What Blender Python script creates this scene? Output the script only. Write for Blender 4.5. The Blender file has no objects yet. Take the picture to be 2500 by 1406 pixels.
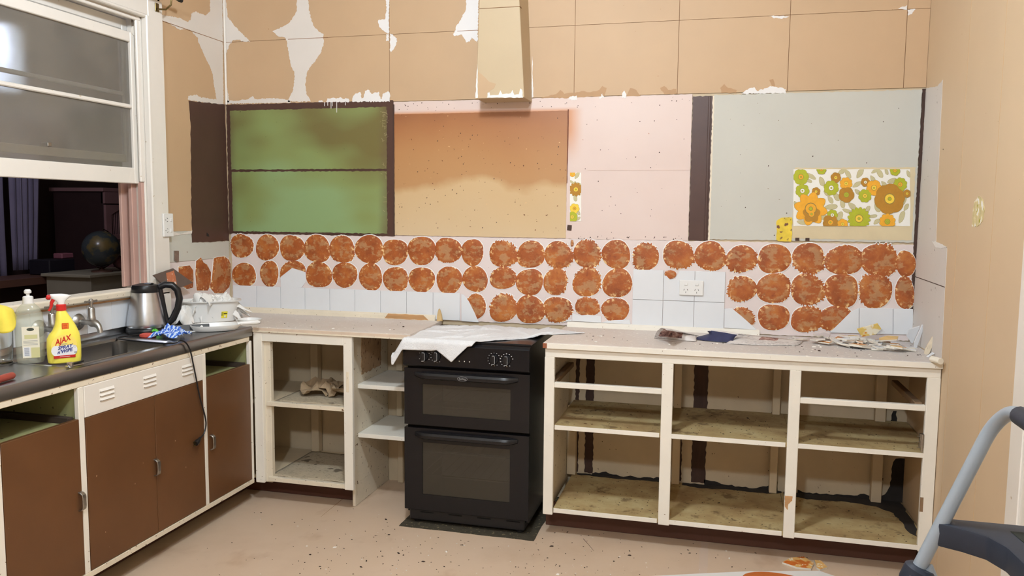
import bpy, bmesh, math, random
import numpy as np
from mathutils import Vector, Matrix, noise

# ------------------------------------------------------------------ camera, world, light, exposure
SC = bpy.context.scene
COL = SC.collection
CAM = np.array([2.64997, -3.99941, 1.47653])
YAW, PITCH, ROLL, FPX = 0.249686, -0.095055, 0.009318, 1959.383
def cam_axes():
    cy, sy, cp, sp = math.cos(YAW), math.sin(YAW), math.cos(PITCH), math.sin(PITCH)
    f = np.array([-sy*cp, cy*cp, sp]); r = np.array([cy, sy, 0.]); u = np.cross(r, f)
    c, s = math.cos(ROLL), math.sin(ROLL)
    return c*r+s*u, -s*r+c*u, f
AX_R, AX_U, AX_F = cam_axes()
cd = bpy.data.cameras.new('camera'); cam = bpy.data.objects.new('camera', cd); COL.objects.link(cam)
cd.sensor_width = 36.0; cd.lens = FPX/2500*36; cd.clip_start = .05
cam.matrix_world = Matrix(((AX_R[0], AX_U[0], -AX_F[0], CAM[0]), (AX_R[1], AX_U[1], -AX_F[1], CAM[1]),
                           (AX_R[2], AX_U[2], -AX_F[2], CAM[2]), (0, 0, 0, 1)))
SC.camera = cam
wd = bpy.data.worlds.new('world'); SC.world = wd; wd.use_nodes = True
wd.node_tree.nodes['Background'].inputs[0].default_value = (.02, .02, .03, 1)
wd.node_tree.nodes['Background'].inputs[1].default_value = .2
def point_light(name, loc, power, radius, color):
    l = bpy.data.lights.new(name, 'POINT'); l.energy = power; l.shadow_soft_size = radius; l.color = color
    o = bpy.data.objects.new(name, l); o.location = loc; COL.objects.link(o); return o
point_light('ceiling_light', (1.83, -2.1, 2.93), 128, .10, (.79, .895, 1.0))
point_light('ceiling_light', (2.2, -4.9, 2.93), 205, .09, (.79, .895, 1.0))
point_light('far_room_fill', (-1.0, -.75, 2.35), 34, .08, (.78, .82, 1.0))  # added fill that brightens the dark room beyond the window
VS = SC.view_settings
VS.view_transform = 'Standard'; VS.look = 'None'; VS.gamma = 1; VS.use_curve_mapping = False
VS.exposure = -0.08

# ------------------------------------------------------------------ helpers
def at(px, py, ax, val):
    """point of the plane ax = val that the photograph shows at a pixel (surface tracing)"""
    d = AX_F + (px-1250)/FPX*AX_R + (703-py)/FPX*AX_U
    i = 'xyz'.index(ax); t = (val-CAM[i])/d[i]
    return Vector(CAM + t*d)
def lin(c):
    return tuple(((v/255)/12.92 if v/255 <= .04045 else ((v/255+.055)/1.055)**2.4) for v in c)
RND = random.Random(7)
MATS = {}
class NT:
    def __init__(s, name):
        s.m = bpy.data.materials.new(name); s.m.use_nodes = True; s.t = s.m.node_tree
        s.b = s.t.nodes['Principled BSDF']
    def n(s, typ, **kw):
        x = s.t.nodes.new(typ)
        for k, v in kw.items():
            if k in ('operation', 'blend_type', 'data_type', 'interpolation', 'attribute_name', 'noise_dimensions', 'feature', 'mode', 'wave_type', 'bands_direction', 'clamp', 'axis'): setattr(x, k, v)
        return x
    def L(s, a, b): s.t.links.new(a, b)
    def pos(s):
        if not hasattr(s, '_p'): s._p = s.n('ShaderNodeNewGeometry').outputs['Position']
        return s._p
    def obj(s):
        return s.n('ShaderNodeTexCoord').outputs['Object']
    def noise(s, scale, detail=3, rough=.55, vec=None, stretch=None):
        x = s.n('ShaderNodeTexNoise'); x.inputs['Scale'].default_value = scale; x.inputs['Detail'].default_value = detail; x.inputs['Roughness'].default_value = rough
        v = vec or s.pos()
        if stretch:
            mp = s.n('ShaderNodeMapping'); mp.inputs['Scale'].default_value = stretch; s.L(v, mp.inputs['Vector']); v = mp.outputs[0]
        s.L(v, x.inputs['Vector']); return x.outputs['Fac']
    def ramp(s, fac, stops, mode='LINEAR'):
        r = s.n('ShaderNodeValToRGB'); r.color_ramp.interpolation = mode
        e = r.color_ramp.elements
        while len(e) < len(stops): e.new(.5)
        for k, (p, c) in enumerate(stops):
            e[k].position = p; e[k].color = (c if len(c) == 4 else tuple(c)+(1,)) if hasattr(c, '__len__') else (c, c, c, 1)
        s.L(fac, r.inputs[0]); return r.outputs[0]
    def mix(s, fac, a, b, blend='MIX'):
        x = s.n('ShaderNodeMix', data_type='RGBA', blend_type=blend)
        for k, v in ((0, fac), (6, a), (7, b)):
            if hasattr(v, 'is_output') or hasattr(v, 'links'): s.L(v, x.inputs[k])
            else: x.inputs[k].default_value = v if k == 0 else tuple(v)+(1,)
        return x.outputs[2]
    def math(s, op, a, b=0, c=None):
        x = s.n('ShaderNodeMath', operation=op)
        for k, v in enumerate((a, b) if c is None else (a, b, c)):
            if hasattr(v, 'links'): s.L(v, x.inputs[k])
            else: x.inputs[k].default_value = v
        return x.outputs[0]
    def sep(s, v=None):
        x = s.n('ShaderNodeSeparateXYZ'); s.L(v or s.pos(), x.inputs[0]); return x.outputs
    def rng(s, v, a, b, c=0., d=1., smooth=True):
        x = s.n('ShaderNodeMapRange'); x.interpolation_type = 'SMOOTHSTEP' if smooth else 'LINEAR'
        s.L(v, x.inputs[0])
        if a > b: a, b, c, d = b, a, d, c
        for k, q in zip((1, 2, 3, 4), (a, b, c, d)): x.inputs[k].default_value = q
        return x.outputs[0]
    def col(s, v):
        if hasattr(v, 'links'): s.L(v, s.b.inputs['Base Color'])
        else: s.b.inputs['Base Color'].default_value = tuple(v)+(1,)
        return s
    def p(s, **kw):
        names = dict(rough='Roughness', metal='Metallic', spec='Specular IOR Level', trans='Transmission Weight', ior='IOR', coat='Coat Weight', sheen='Sheen Weight', alpha='Alpha', estr='Emission Strength')
        for k, v in kw.items():
            if k == 'emit': s.b.inputs['Emission Color'].default_value = tuple(v)+(1,)
            elif hasattr(v, 'links'): s.L(v, s.b.inputs[names[k]])
            else: s.b.inputs[names[k]].default_value = v
        return s
    def bump(s, h, strength=.2, dist=.002):
        b = s.n('ShaderNodeBump'); b.inputs['Strength'].default_value = strength; b.inputs['Distance'].default_value = dist
        s.L(h, b.inputs['Height']); s.L(b.outputs[0], s.b.inputs['Normal']); return s
    def specks(s, base, col, scale, thr, soft=.02, stretch=None):
        f = s.noise(scale, 2, .5, stretch=stretch)
        return s.mix(s.rng(f, thr, thr+soft), base, col)
def mat(name, c, rough=.5, var=.07, vs=3., specks=(), bump=None, metal=0, spec=.4, stretch=None, **kw):
    t = NT(name); c = lin(c)
    if var:
        f = t.noise(vs, 4, .6, stretch=stretch)
        base = t.ramp(f, [(.25, tuple(v*(1-var) for v in c)), (.75, tuple(min(1, v*(1+var)) for v in c))])
        for sc in specks: base = t.specks(base, lin(sc[0]), sc[1], sc[2], *(sc[3:]))
        t.col(base)
    else: t.col(c)
    t.p(rough=rough, metal=metal, spec=spec, **kw)
    if bump: t.bump(t.noise(bump[0], 3), bump[1], bump[2] if len(bump) > 2 else .002)
    MATS[name] = t.m; return t.m

class MB:
    def __init__(s): s.v = []; s.f = []; s.mi = []; s.cur = 0
    def add(s, vs, fs):
        o = len(s.v); s.v += [tuple(v) for v in vs]; s.f += [tuple(i+o for i in f) for f in fs]; s.mi += [s.cur]*len(fs); return s
    def mat(s, i): s.cur = i; return s
    def box(s, x0, x1, y0, y1, z0, z1):
        return s.add([(x0,y0,z0),(x1,y0,z0),(x1,y1,z0),(x0,y1,z0),(x0,y0,z1),(x1,y0,z1),(x1,y1,z1),(x0,y1,z1)],
                     [(0,3,2,1),(4,5,6,7),(0,1,5,4),(1,2,6,5),(2,3,7,6),(3,0,4,7)])
    def prism(s, poly, ax, a, b):
        """poly 2-D: ax y -> (x,z); ax x -> (y,z); ax z -> (x,y)"""
        n = len(poly)
        P = {'y': lambda p, q: (p[0], q, p[1]), 'x': lambda p, q: (q, p[0], p[1]), 'z': lambda p, q: (p[0], p[1], q)}[ax]
        return s.add([P(p, a) for p in poly]+[P(p, b) for p in poly],
                     [tuple(range(n)), tuple(range(2*n-1, n-1, -1))]+[(i, (i+1) % n+0, (i+1) % n+n, i+n)[::-1] for i in range(n)])
    def tube(s, path, r, n=10, caps=True):
        path = [Vector(p) for p in path]; m = len(path)
        rr = r if hasattr(r, '__len__') else [r]*m
        T = [((path[min(i+1, m-1)]-path[max(i-1, 0)]).normalized()) for i in range(m)]
        up = Vector((0, 0, 1)) if abs(T[0].z) < .9 else Vector((1, 0, 0))
        N = (up-T[0]*up.dot(T[0])).normalized(); vs = []
        for i in range(m):
            N = (N-T[i]*N.dot(T[i])).normalized(); B = T[i].cross(N)
            for k in range(n):
                a = 2*math.pi*k/n; vs.append(path[i]+(N*math.cos(a)+B*math.sin(a))*rr[i])
        fs = [(i*n+k, i*n+(k+1) % n, (i+1)*n+(k+1) % n, (i+1)*n+k) for i in range(m-1) for k in range(n)]
        if caps: fs += [tuple(range(n-1, -1, -1)), tuple((m-1)*n+k for k in range(n))]
        return s.add(vs, fs)
    def lathe(s, prof, n=28, c=(0, 0, 0), sx=1., sy=1., caps=True):
        vs = []; m = len(prof)
        for (r, z) in prof:
            for k in range(n):
                a = 2*math.pi*k/n; vs.append((c[0]+r*math.cos(a)*sx, c[1]+r*math.sin(a)*sy, c[2]+z))
        fs = [(i*n+k, i*n+(k+1) % n, (i+1)*n+(k+1) % n, (i+1)*n+k) for i in range(m-1) for k in range(n)]
        if caps:
            if prof[0][0] > 1e-6: fs.append(tuple(range(n-1, -1, -1)))
            if prof[-1][0] > 1e-6: fs.append(tuple((m-1)*n+k for k in range(n)))
        return s.add(vs, fs)
    def grid(s, fn, nu, nv):
        vs = [fn(i/nu, j/nv) for j in range(nv+1) for i in range(nu+1)]
        return s.add(vs, [(j*(nu+1)+i, j*(nu+1)+i+1, (j+1)*(nu+1)+i+1, (j+1)*(nu+1)+i) for j in range(nv) for i in range(nu)])
    def xform(s, M, start=0):
        for i in range(start, len(s.v)): s.v[i] = tuple(M @ Vector(s.v[i]))
        return s
    def build(s, name, mats, parent=None, bevel=0, seg=1, smooth=False, solid=0, sub=0, attr=None, fix=True, keep=False):
        V = np.array(s.v, float)
        c = (V.min(0)+V.max(0))/2 if not keep else np.zeros(3)
        me = bpy.data.meshes.new(name); me.from_pydata([tuple(v) for v in V-c], [], s.f)
        ml = mats if isinstance(mats, (list, tuple)) else [mats]
        for m in ml: me.materials.append(m)
        for p, i in zip(me.polygons, s.mi): p.material_index = min(i, len(ml)-1)
        if attr:
            a = me.attributes.new(attr[0], 'FLOAT', 'POINT'); a.data.foreach_set('value', attr[1])
        if bevel or fix:
            bm = bmesh.new(); bm.from_mesh(me)
            if fix: bmesh.ops.recalc_face_normals(bm, faces=bm.faces)
            if bevel: bmesh.ops.bevel(bm, geom=list(bm.edges), offset=bevel, segments=seg, affect='EDGES', profile=.6, clamp_overlap=True)
            bm.to_mesh(me); bm.free()
        if smooth:
            me.polygons.foreach_set('use_smooth', [True]*len(me.polygons))
            if smooth != 'all':
                try: me.set_sharp_from_angle(angle=math.radians(38))
                except Exception: pass
        o = bpy.data.objects.new(name, me); COL.objects.link(o); o.location = c
        if parent: o.parent = parent; o.location = Vector(c)-woff(parent)
        if sub: md = o.modifiers.new('sub', 'SUBSURF'); md.levels = sub; md.render_levels = sub
        if solid: md = o.modifiers.new('solid', 'SOLIDIFY'); md.thickness = solid; md.offset = 0
        return o
def woff(o):
    v = Vector((0, 0, 0))
    while o: v = v+o.location; o = o.parent
    return v
def thing(name, label, cat, loc=(0, 0, 0), group=None):
    o = bpy.data.objects.new(name, None); COL.objects.link(o); o.location = loc; o.empty_display_size = .05
    return tag(o, label, cat, group)
def tag(o, label, cat, group=None):
    o['label'] = label; o['category'] = cat
    if group: o['group'] = group
    return o
def struct(o): o['kind'] = 'structure'; return o
def spin(o, rz=0, rx=0, ry=0): o.rotation_euler = (rx, ry, rz); return o
def rough(poly, step=.02, amp=.004, seed=0):
    """break the edges of an outline into small torn steps"""
    r = random.Random(seed); out = []
    n = len(poly)
    for i in range(n):
        a, b = Vector(poly[i]), Vector(poly[(i+1) % n]); d = b-a; k = max(1, int(d.length/step))
        nr = Vector((-d.y, d.x)).normalized() if d.length > 0 else Vector((0, 0))
        for j in range(k):
            q = a+d*(j/k)
            if j: q = q+nr*r.uniform(-amp, amp)
            out.append((q.x, q.y))
    return out
def px_poly(pts, org, s, ax, val):
    out = []
    for (a, b) in pts:
        q = at(org[0]+a/s, org[1]+b/s, ax, val)
        out.append((q.x, q.z) if ax == 'y' else (q.y, q.z) if ax == 'x' else (q.x, q.y))
    return out
def text_mb(mb, txt, size, M, bold=0.0, shear=0.0, space=1.0):
    cu = bpy.data.curves.new('t', 'FONT'); cu.body = txt; cu.size = size; cu.align_x = 'CENTER'; cu.align_y = 'CENTER'; cu.offset = bold; cu.shear = shear; cu.space_character = space; cu.resolution_u = 3; cu.fill_mode = 'FRONT'
    o = bpy.data.objects.new('t', cu); COL.objects.link(o)
    dg = bpy.context.evaluated_depsgraph_get(); me = bpy.data.meshes.new_from_object(o.evaluated_get(dg))
    vs = [M(v.co.x, v.co.y) for v in me.vertices]; fs = [tuple(p.vertices) for p in me.polygons]
    mb.add(vs, fs); bpy.data.objects.remove(o); bpy.data.curves.remove(cu); bpy.data.meshes.remove(me)

# ------------------------------------------------------------------ materials
W = 3.532; XW = -.02; CEIL = 3.05
cream = mat('cream_paint', (236, 231, 220), .42, .05, 5, [((120, 92, 62), 85, .735, .02), ((70, 55, 42), 160, .77, .02)], (40, .08))
creamd = mat('worn_cream_paint', (228, 217, 196), .5, .08, 7, [((110, 82, 55), 60, .69, .03), ((55, 42, 34), 130, .73, .02)], (40, .1))
white_pt = mat('white_gloss_paint', (233, 228, 220), .32, .04, 4, [((190, 170, 140), 30, .72, .05)], (30, .06))
yellowed = mat('yellowed_paint', (214, 200, 165), .4, .08, 8)
beige = mat('beige_wall_paint', (196, 166, 132), .55, .07, 1.6, [((170, 132, 90), 50, .76, .02)], (60, .05))
beige_r = mat('beige_right_wall_paint', (208, 184, 152), .55, .05, 1.2, [((175, 140, 100), 45, .77, .02)], (60, .05))
beige_d = mat('duct_paint', (196, 176, 144), .5, .05, 3)
ply = mat('bare_plaster_white', (222, 216, 209), .7, .03, 5)
white_und = mat('white_undercoat', (232, 230, 228), .6, .03, 5)
joint = mat('joint_brown', (140, 98, 62), .8, .1, 10)  # brown stain tone of the sheet joints and seams
ceil_m = mat('ceiling_paint', (206, 198, 184), .7, .03, 2)
brown_pt = mat('dark_brown_paint', (78, 54, 46), .4, .12, 6, [((120, 95, 85), 55, .75, .03)])
brown_st = mat('raw_dark_timber', (70, 50, 42), .7, .2, 14, stretch=(4, 4, .6))
pinkish = mat('lilac_adhesive_board', (224, 211, 208), .65, .03, 6, [((150, 120, 105), 110, .745, .02)])
grey_pt = mat('pale_grey_paint', (198, 197, 188), .6, .035, 3, [((130, 110, 85), 60, .75, .02), ((60, 50, 45), 120, .775, .015)])
grey_lw = mat('grey_side_sheet', (213, 208, 203), .6, .03, 4, [((120, 100, 85), 90, .755, .02)])
tile_w = mat('white_ceramic_tile', (226, 229, 233), .18, .02, 8, spec=.5)
tile_b = mat('tile_bisque', (222, 205, 180), .8, .06, 30)
cream_in = mat('cupboard_cream_inside', (206, 188, 158), .6, .09, 5, [((85, 65, 45), 60, .745, .03)])
shelf_d = NT('grimy_shelf_paint')
_b = shelf_d.ramp(shelf_d.noise(4, 5, .65), [(.3, lin((146, 116, 76))), (.5, lin((176, 152, 106))), (.7, lin((196, 180, 134)))])
_b = shelf_d.mix(shelf_d.rng(shelf_d.noise(9, 4, .7), .56, .68, 0, .75), _b, lin((104, 78, 46)))
_b = shelf_d.specks(_b, lin((70, 54, 36)), 60, .69, .05, (.6, 1.6, 1)); _b = shelf_d.specks(_b, lin((58, 44, 30)), 34, .73, .03, (.5, 2.2, 1))
shelf_d.col(_b).p(rough=.75); shelf_d = shelf_d.m
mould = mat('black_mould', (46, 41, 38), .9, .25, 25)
kick_m = mat('brown_kickboard', (84, 52, 40), .5, .1, 5)
door_m = NT('brown_door_paint')
_b = door_m.ramp(door_m.noise(2.2, 5, .6), [(.3, lin((92, 60, 35))), (.7, lin((106, 70, 41)))])
_b = door_m.specks(_b, lin((190, 160, 130)), 60, .765, .01, (1, 1, .5))
door_m.col(_b).p(rough=.38, spec=.4); door_m = door_m.m
green_in = mat('green_inside_paint', (150, 150, 104), .6, .12, 5, [((60, 50, 40), 40, .68, .05)])
green_p = NT('stained_green_paint')
_z = green_p.sep()
_st = green_p.math('ADD', green_p.noise(1.9, 2, .45, stretch=(.8, 1, 1.6)), green_p.rng(_z[2], 1.35, 2.02, -.10, .11, False))
_b = green_p.ramp(_st, [(.36, lin((138, 164, 114))), (.5, lin((132, 146, 90))), (.66, lin((112, 104, 60)))])
_e = green_p.math('MAXIMUM', green_p.rng(green_p.math('ADD', _z[0], green_p.math('MULTIPLY', green_p.noise(9, 3), .05)), .90, .975, 0, .7), green_p.rng(_z[0], .05, -.005, 0, .55))
_b = green_p.mix(_e, _b, lin((104, 88, 62)))
green_p.col(green_p.specks(_b, lin((60, 62, 34)), 90, .77, .01)).p(rough=.33, spec=.45); green_p = green_p.m
tan_p = NT('heat_stained_panel')
_z = tan_p.sep()
_w = tan_p.math('ADD', tan_p.math('ADD', _z[2], tan_p.math('MULTIPLY', tan_p.math('SUBTRACT', tan_p.noise(2.6, 2, .4), .5), .30)), tan_p.math('MULTIPLY', tan_p.math('SUBTRACT', tan_p.noise(24, 3), .5), .018))
_h = tan_p.rng(_w, 1.34, 2.0, 0, 1, False)
_b = tan_p.ramp(_h, [(.0, lin((210, 186, 150))), (.36, lin((205, 176, 134))), (.42, lin((184, 140, 94))), (.62, lin((178, 130, 84))), (.86, lin((166, 112, 70))), (1., lin((150, 96, 60)))])
_b = tan_p.specks(_b, lin((222, 186, 138)), 70, .75, .03)
_b = tan_p.specks(_b, lin((110, 66, 36)), 62, .735, .015); _b = tan_p.specks(_b, lin((70, 42, 28)), 34, .765, .01)
tan_p.col(_b).p(rough=.4); tan_p = tan_p.m
pink_p = NT('pink_wall_paint')
_z = pink_p.sep()
_f = pink_p.math('MULTIPLY', pink_p.rng(_z[0], 1.995, 1.91, 0, .85), pink_p.math('MULTIPLY', pink_p.rng(_z[2], 1.70, 1.90), pink_p.rng(_z[2], 2.0, 1.975)))
_b = pink_p.mix(_f, pink_p.ramp(pink_p.noise(2.5, 3), [(.3, lin((218, 197, 188))), (.7, lin((223, 204, 196)))]), lin((205, 140, 88)))
_b = pink_p.specks(_b, lin((80, 60, 55)), 75, .765, .012); _b = pink_p.specks(_b, lin((190, 140, 120)), 40, .74, .03)
pink_p.col(_b).p(rough=.5); pink_p = pink_p.m
blob_m = NT('orange_tile_adhesive')
_ed = blob_m.n('ShaderNodeAttribute', attribute_name='edge').outputs['Fac']
_b = blob_m.ramp(blob_m.noise(9, 5, .65), [(.3, lin((136, 66, 22))), (.5, lin((164, 86, 32))), (.68, lin((184, 112, 48)))])
_tf = blob_m.math('MULTIPLY', blob_m.rng(blob_m.noise(13, 4, .7, stretch=(1, 1, 1.5)), .50, .57), blob_m.rng(_ed, .95, .45))
_b = blob_m.mix(blob_m.math('MULTIPLY', _tf, .6), _b, lin((178, 142, 100)))
_b = blob_m.mix(blob_m.math('MULTIPLY', blob_m.rng(blob_m.noise(55, 3, .7), .55, .62), blob_m.rng(_ed, .45, .85, .05, .95)), _b, lin((232, 196, 140)))
_b = blob_m.mix(blob_m.math('MULTIPLY', blob_m.rng(blob_m.noise(26, 3, .6), .60, .68), .55), _b, lin((132, 62, 24)))
blob_m.col(_b).p(rough=.55).bump(blob_m.noise(60, 4), .4, .003); blob_m = blob_m.m
steel = mat('brushed_steel', (196, 200, 206), .3, .05, 30, metal=1, stretch=(1, .08, 1))
steel_d = mat('steel_bench', (150, 149, 148), .28, .06, 40, metal=1, stretch=(1, .06, 1))
chrome = mat('chrome', (205, 205, 208), .14, 0, metal=1)
old_chrome = mat('tarnished_chrome', (168, 165, 160), .38, .2, 40, metal=1)
blackp = mat('black_plastic', (22, 22, 25), .35, 0)
blackm = mat('black_enamel', (12, 14, 20), .26, 0, spec=.38)
blackt = mat('black_textured_plastic', (36, 43, 56), .48, .1, 40, bump=(160, .12, .001))
wplast = mat('white_plastic', (232, 232, 230), .3, .02, 6)
redp = mat('red_plastic', (196, 40, 36), .35, 0)
floor_m = NT('worn_beige_lino')
_b = floor_m.ramp(floor_m.noise(1.7, 5, .62), [(.3, lin((198, 173, 148))), (.5, lin((208, 184, 160))), (.7, lin((206, 181, 154)))])
_b = floor_m.mix(floor_m.rng(floor_m.noise(2.3, 4, .6, stretch=(1.3, 1, 1)), .58, .72, 0, .55), _b, lin((172, 138, 110)))
_b = floor_m.specks(_b, lin((110, 80, 58)), 70, .775, .015)
floor_m.col(_b).p(rough=.45, spec=.35); floor_m = floor_m.m
lam = NT('dusty_laminate')
_b = lam.ramp(lam.noise(3, 5, .6), [(.3, lin((208, 196, 186))), (.7, lin((219, 211, 204)))])
_b = lam.mix(lam.rng(lam.sep()[0], 2.1, 3.2, 0, .8), _b, lin((200, 196, 195)))
_b = lam.specks(_b, lin((235, 230, 222)), 90, .64, .05, (.6, 1, 1)); _b = lam.specks(_b, lin((95, 75, 62)), 80, .75, .02)
lam.col(_b).p(rough=.6); lam = lam.m
bare_wood = mat('bare_timber', (190, 146, 100), .7, .18, 30, stretch=(.2, 2, 2))
# ------------------------------------------------------------------ room shell
fl = struct(MB().box(-2.9, W+.12, -7.5, 2.8, -.06, 0).build('floor', floor_m))
struct(MB().box(-2.9, W+.12, -7.5, 2.8, CEIL, CEIL+.06).build('ceiling', ceil_m))
wb = struct(MB().box(XW-.12, W+.12, .006, .12, 0, CEIL).build('wall_back', cream_in))
wr = struct(MB().box(W, W+.12, -7.5, .006, 0, CEIL).build('wall_right', beige_r))
struct(MB().box(-2.9, W+.12, -7.62, -7.5, 0, CEIL).build('wall_rear', mat('rear_wall_dark', (150, 126, 100), .6, .08, 4)))  # unseen wall, set back and browned to cut bounce light
WY0, WY1, WZ0, WZ1 = -1.95, -.66, 1.085, 2.40          # window opening in the left wall
wl = MB()
wl.box(XW-.12, XW-.006, -7.5, WY0, 0, CEIL).box(XW-.12, XW-.006, WY1, .006, 0, CEIL)
wl.box(XW-.12, XW-.006, WY0, WY1, 0, WZ0).box(XW-.12, XW-.006, WY0, WY1, WZ1, CEIL)
wl = struct(wl.build('wall_left', cream_in, fix=False))

# upper wall sheets (beige), with recessed joints
vx = [XW, .46, .957, 1.447, 1.938, 2.44, 2.942, 3.438, W]
for a, b in zip(vx[:-1], vx[1:]):
    for z0, z1 in ((2.045, 2.39), (2.39, CEIL)):
        MB().box(a+.0012, b-.0012, 0, .006, z0+.001, z1-.001).build('wall_sheet', beige, wb)
MB().box(XW, W, .003, .0058, 2.046, CEIL-.01).build('joint_backing', joint, wb)
for a, b in ((-7.5, -3.8), (-3.8, -2.05)):
    MB().box(XW-.006, XW, a+.001, b-.001, 0, CEIL).build('wall_sheet', beige, wl)
MB().box(XW-.006, XW, -2.05, -.53, 2.47, CEIL).build('wall_sheet', beige, wl)
for z0, z1 in ((1.36, 2.39), (2.39, CEIL)):
    MB().box(XW-.006, XW, -.545, XW*0-.005, z0, z1-.0015).build('wall_sheet', beige, wl)
MB().box(XW-.006, XW-.001, -.545, -.003, 1.205, 1.36).build('grey_sheet', grey_pt, wl)
MB().box(XW-.006, XW-.002, -.545, -.003, .90, 1.203).build('adhesive_board', pinkish, wl)
# corner bead
struct(MB().box(XW, XW+.012, -.012, 0, 2.05, CEIL).build('trim_1', white_pt, bevel=.004))

# torn white patches
R4 = ((540, 0), 3.205)
patches = [
 [(10,0),(40,40),(48,130),(100,200),(160,260),(228,325),(160,325),(148,310),(98,312),(62,355),(42,410),(30,480),(36,600),(48,700),(60,775),(60,800),(5,815)],
 [(605,0),(590,90),(540,170),(480,210),(400,245),(455,288),(500,295),(515,330),(530,420),(545,510),(572,565),(575,620),(560,710),(530,770),(520,795),(700,795),(690,770),(665,735),(658,650),(670,570),(700,520),(740,470),(780,410),(800,350),(800,265),(760,245),(725,205),(700,140),(685,70),(655,0)],
 [(40,812),(50,785),(110,790),(200,778),(245,752),(262,775),(330,772),(430,770),(500,778),(540,790),(545,802)],
 [(760,798),(765,785),(790,785),(798,798)],
 [(820,798),(830,770),(870,765),(900,772),(935,760),(960,775),(975,765),(1000,778),(1002,798)],
 [(1025,796),(1030,760),(1055,730),(1090,722),(1098,770),(1112,765),(1125,710),(1155,703),(1175,735),(1205,722),(1232,718),(1245,770),(1258,775),(1262,740),(1300,715),(1318,725),(1320,796)],
 [(1300,-20),(1312,-20),(1313,262),(1300,262),(1260,235),(1235,205),(1228,160),(1255,152),(1283,150),(1290,100)],
 [(1290,268),(1312,266),(1312,322),(1290,322)],
 [(1322,262),(1345,275),(1375,300),(1370,345),(1350,385),(1330,408),(1320,395)],
 [(1945,-20),(2030,-20),(2005,335),(1985,318),(1960,292),(1945,325),(1915,332),(1900,300),(1885,272),(1820,280),(1815,265),(1835,235),(1840,200),(1870,160),(1895,110),(1915,70)]]
R4b = ((1280, 0), 2.049)
patches_b = [[(1085,470),(1110,450),(1150,435),(1165,455),(1215,440),(1230,430),(1310,445),(1310,465)], [(1225,80),(1325,80),(1305,90),(1250,92)],
 [(1870,42),(1915,25),(1915,48)], [(1918,48),(1958,46),(1940,70),(1920,78)], [(220,500),(225,485),(262,478),(262,500)], [(375,492),(390,468),(398,490)], [(488,490),(490,465),(500,452),(510,470),(510,490)]]
tanp = mat('old_tan_paint', (180, 144, 106), .6, .06, 8)
for k, pl in enumerate(([(80,490),(160,470),(180,450),(200,470),(300,455),(330,462),(375,450),(390,430),(412,440),(400,480),(250,490)], [(510,482),(530,440),(560,450),(582,480)], [(680,440),(700,430),(720,450),(760,445),(764,470),(700,472)], [(980,440),(1000,420),(1020,440),(1062,450),(1060,465),(985,465)], [(1240,432),(1225,400),(1245,395),(1255,430)])):
    MB().prism(rough(px_poly(pl, *R4b, 'y', -.0006), .012, .003, 60+k), 'y', -.0006, .0008).build('tan_patch', tanp, wb)
for k, (pl, (o, s)) in enumerate([(p, R4) for p in patches]+[(p, R4b) for p in patches_b]):
    w = px_poly(pl, o, s, 'y', -.0012)
    w = [((x, CEIL-.01) if q[1] <= 0 else (x, z)) for (x, z), q in zip(w, pl)]
    MB().prism(rough(w, .006, .003, k), 'y', -.0012, .0008).build('torn_patch', ply if k < 3 else white_und, wb, fix=True)
# joint lines across the torn patches
MB().box(XW, .055, -.0016, 0, 2.3885, 2.391).box(.37, .605, -.0016, 0, 2.3885, 2.391).box(1.33, 1.47, -.0016, 0, 2.3885, 2.391).build('joint_line', joint, wb)
lp = [(1200,110),(1290,125),(1350,135),(1400,165),(1425,150),(1430,100),(1460,85),(1500,105),(1540,115),(1570,80),(1578,-10),(1668,-10),(1668,780),(1560,770),(1480,758),(1405,745),(1405,715),(1470,708),(1500,728),(1560,735),(1618,742),(1600,640),(1590,560),(1560,480),(1520,400),(1480,310),(1480,285),(1420,225),(1370,215),(1345,225),(1275,180),(1200,150)]
w = px_poly(lp, (0, 0), 3.057, 'x', XW+.0012); w = [((min(y, -.002), CEIL-.01) if q[1] < 0 else (min(y, -.002), z)) for (y, z), q in zip(w, lp)]
MB().prism(rough(w, .006, .003, 77), 'x', XW+.0012, XW-.0008).build('torn_patch', ply, wl)
MB().box(XW, XW+.0016, -.535, -.012, 2.388, 2.391).build('joint_line', joint, wl)
w = px_poly([(1150,395),(1240,425),(1320,400),(1330,385),(1330,420),(1160,440)], (0, 420), 2.812, 'x', XW)
MB().prism(rough(w, .01, .002, 78), 'x', XW+.0012, XW-.0008).build('torn_patch', ply, wl)

# coloured bays of the back wall where cupboards and sheets came off
def panel(name, x0, x1, z0, z1, m, y=0., seed=0, amp=.003, par=None, th=.006):
    return MB().prism(rough([(x0, z0), (x1, z0), (x1, z1), (x0, z1)], .011, amp*.6, seed), 'y', y, y+th).build(name, m, par or wb)
panel('brown_frame_ghost', XW+.003, .977, 1.338, 2.052, brown_pt, -.001, 1, .003)
panel('green_sheet', .006, .940, 1.695, 2.018, green_p, -.0035, 2, .0035)
panel('green_sheet', .008, .940, 1.352, 1.683, green_p, -.0035, 3, .0035)
panel('pink_sheet', .979, 2.512, 1.342, 2.043, pink_p, 0, 4, .002)
panel('stained_sheet', .984, 1.908, 1.345, 1.978, tan_p, -.004, 5, .0012)
MB().box(.9765, .9835, -.008, 0, 1.34, 2.03).build('dark_edge_strip', brown_st, wb)
MB().prism(rough([(1.9085, 1.62), (1.911, 1.62), (1.9135, 1.85), (1.9135, 1.984), (1.9085, 1.984)], .02, .0006, 14), 'y', -.005, 0).build('burnt_edge', mat('burnt_edge', (122, 70, 46), .6, .15, 12), wb)
panel('brown_strip', 2.514, 2.606, 1.345, 2.032, brown_pt, -.002, 6, .003)
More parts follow.
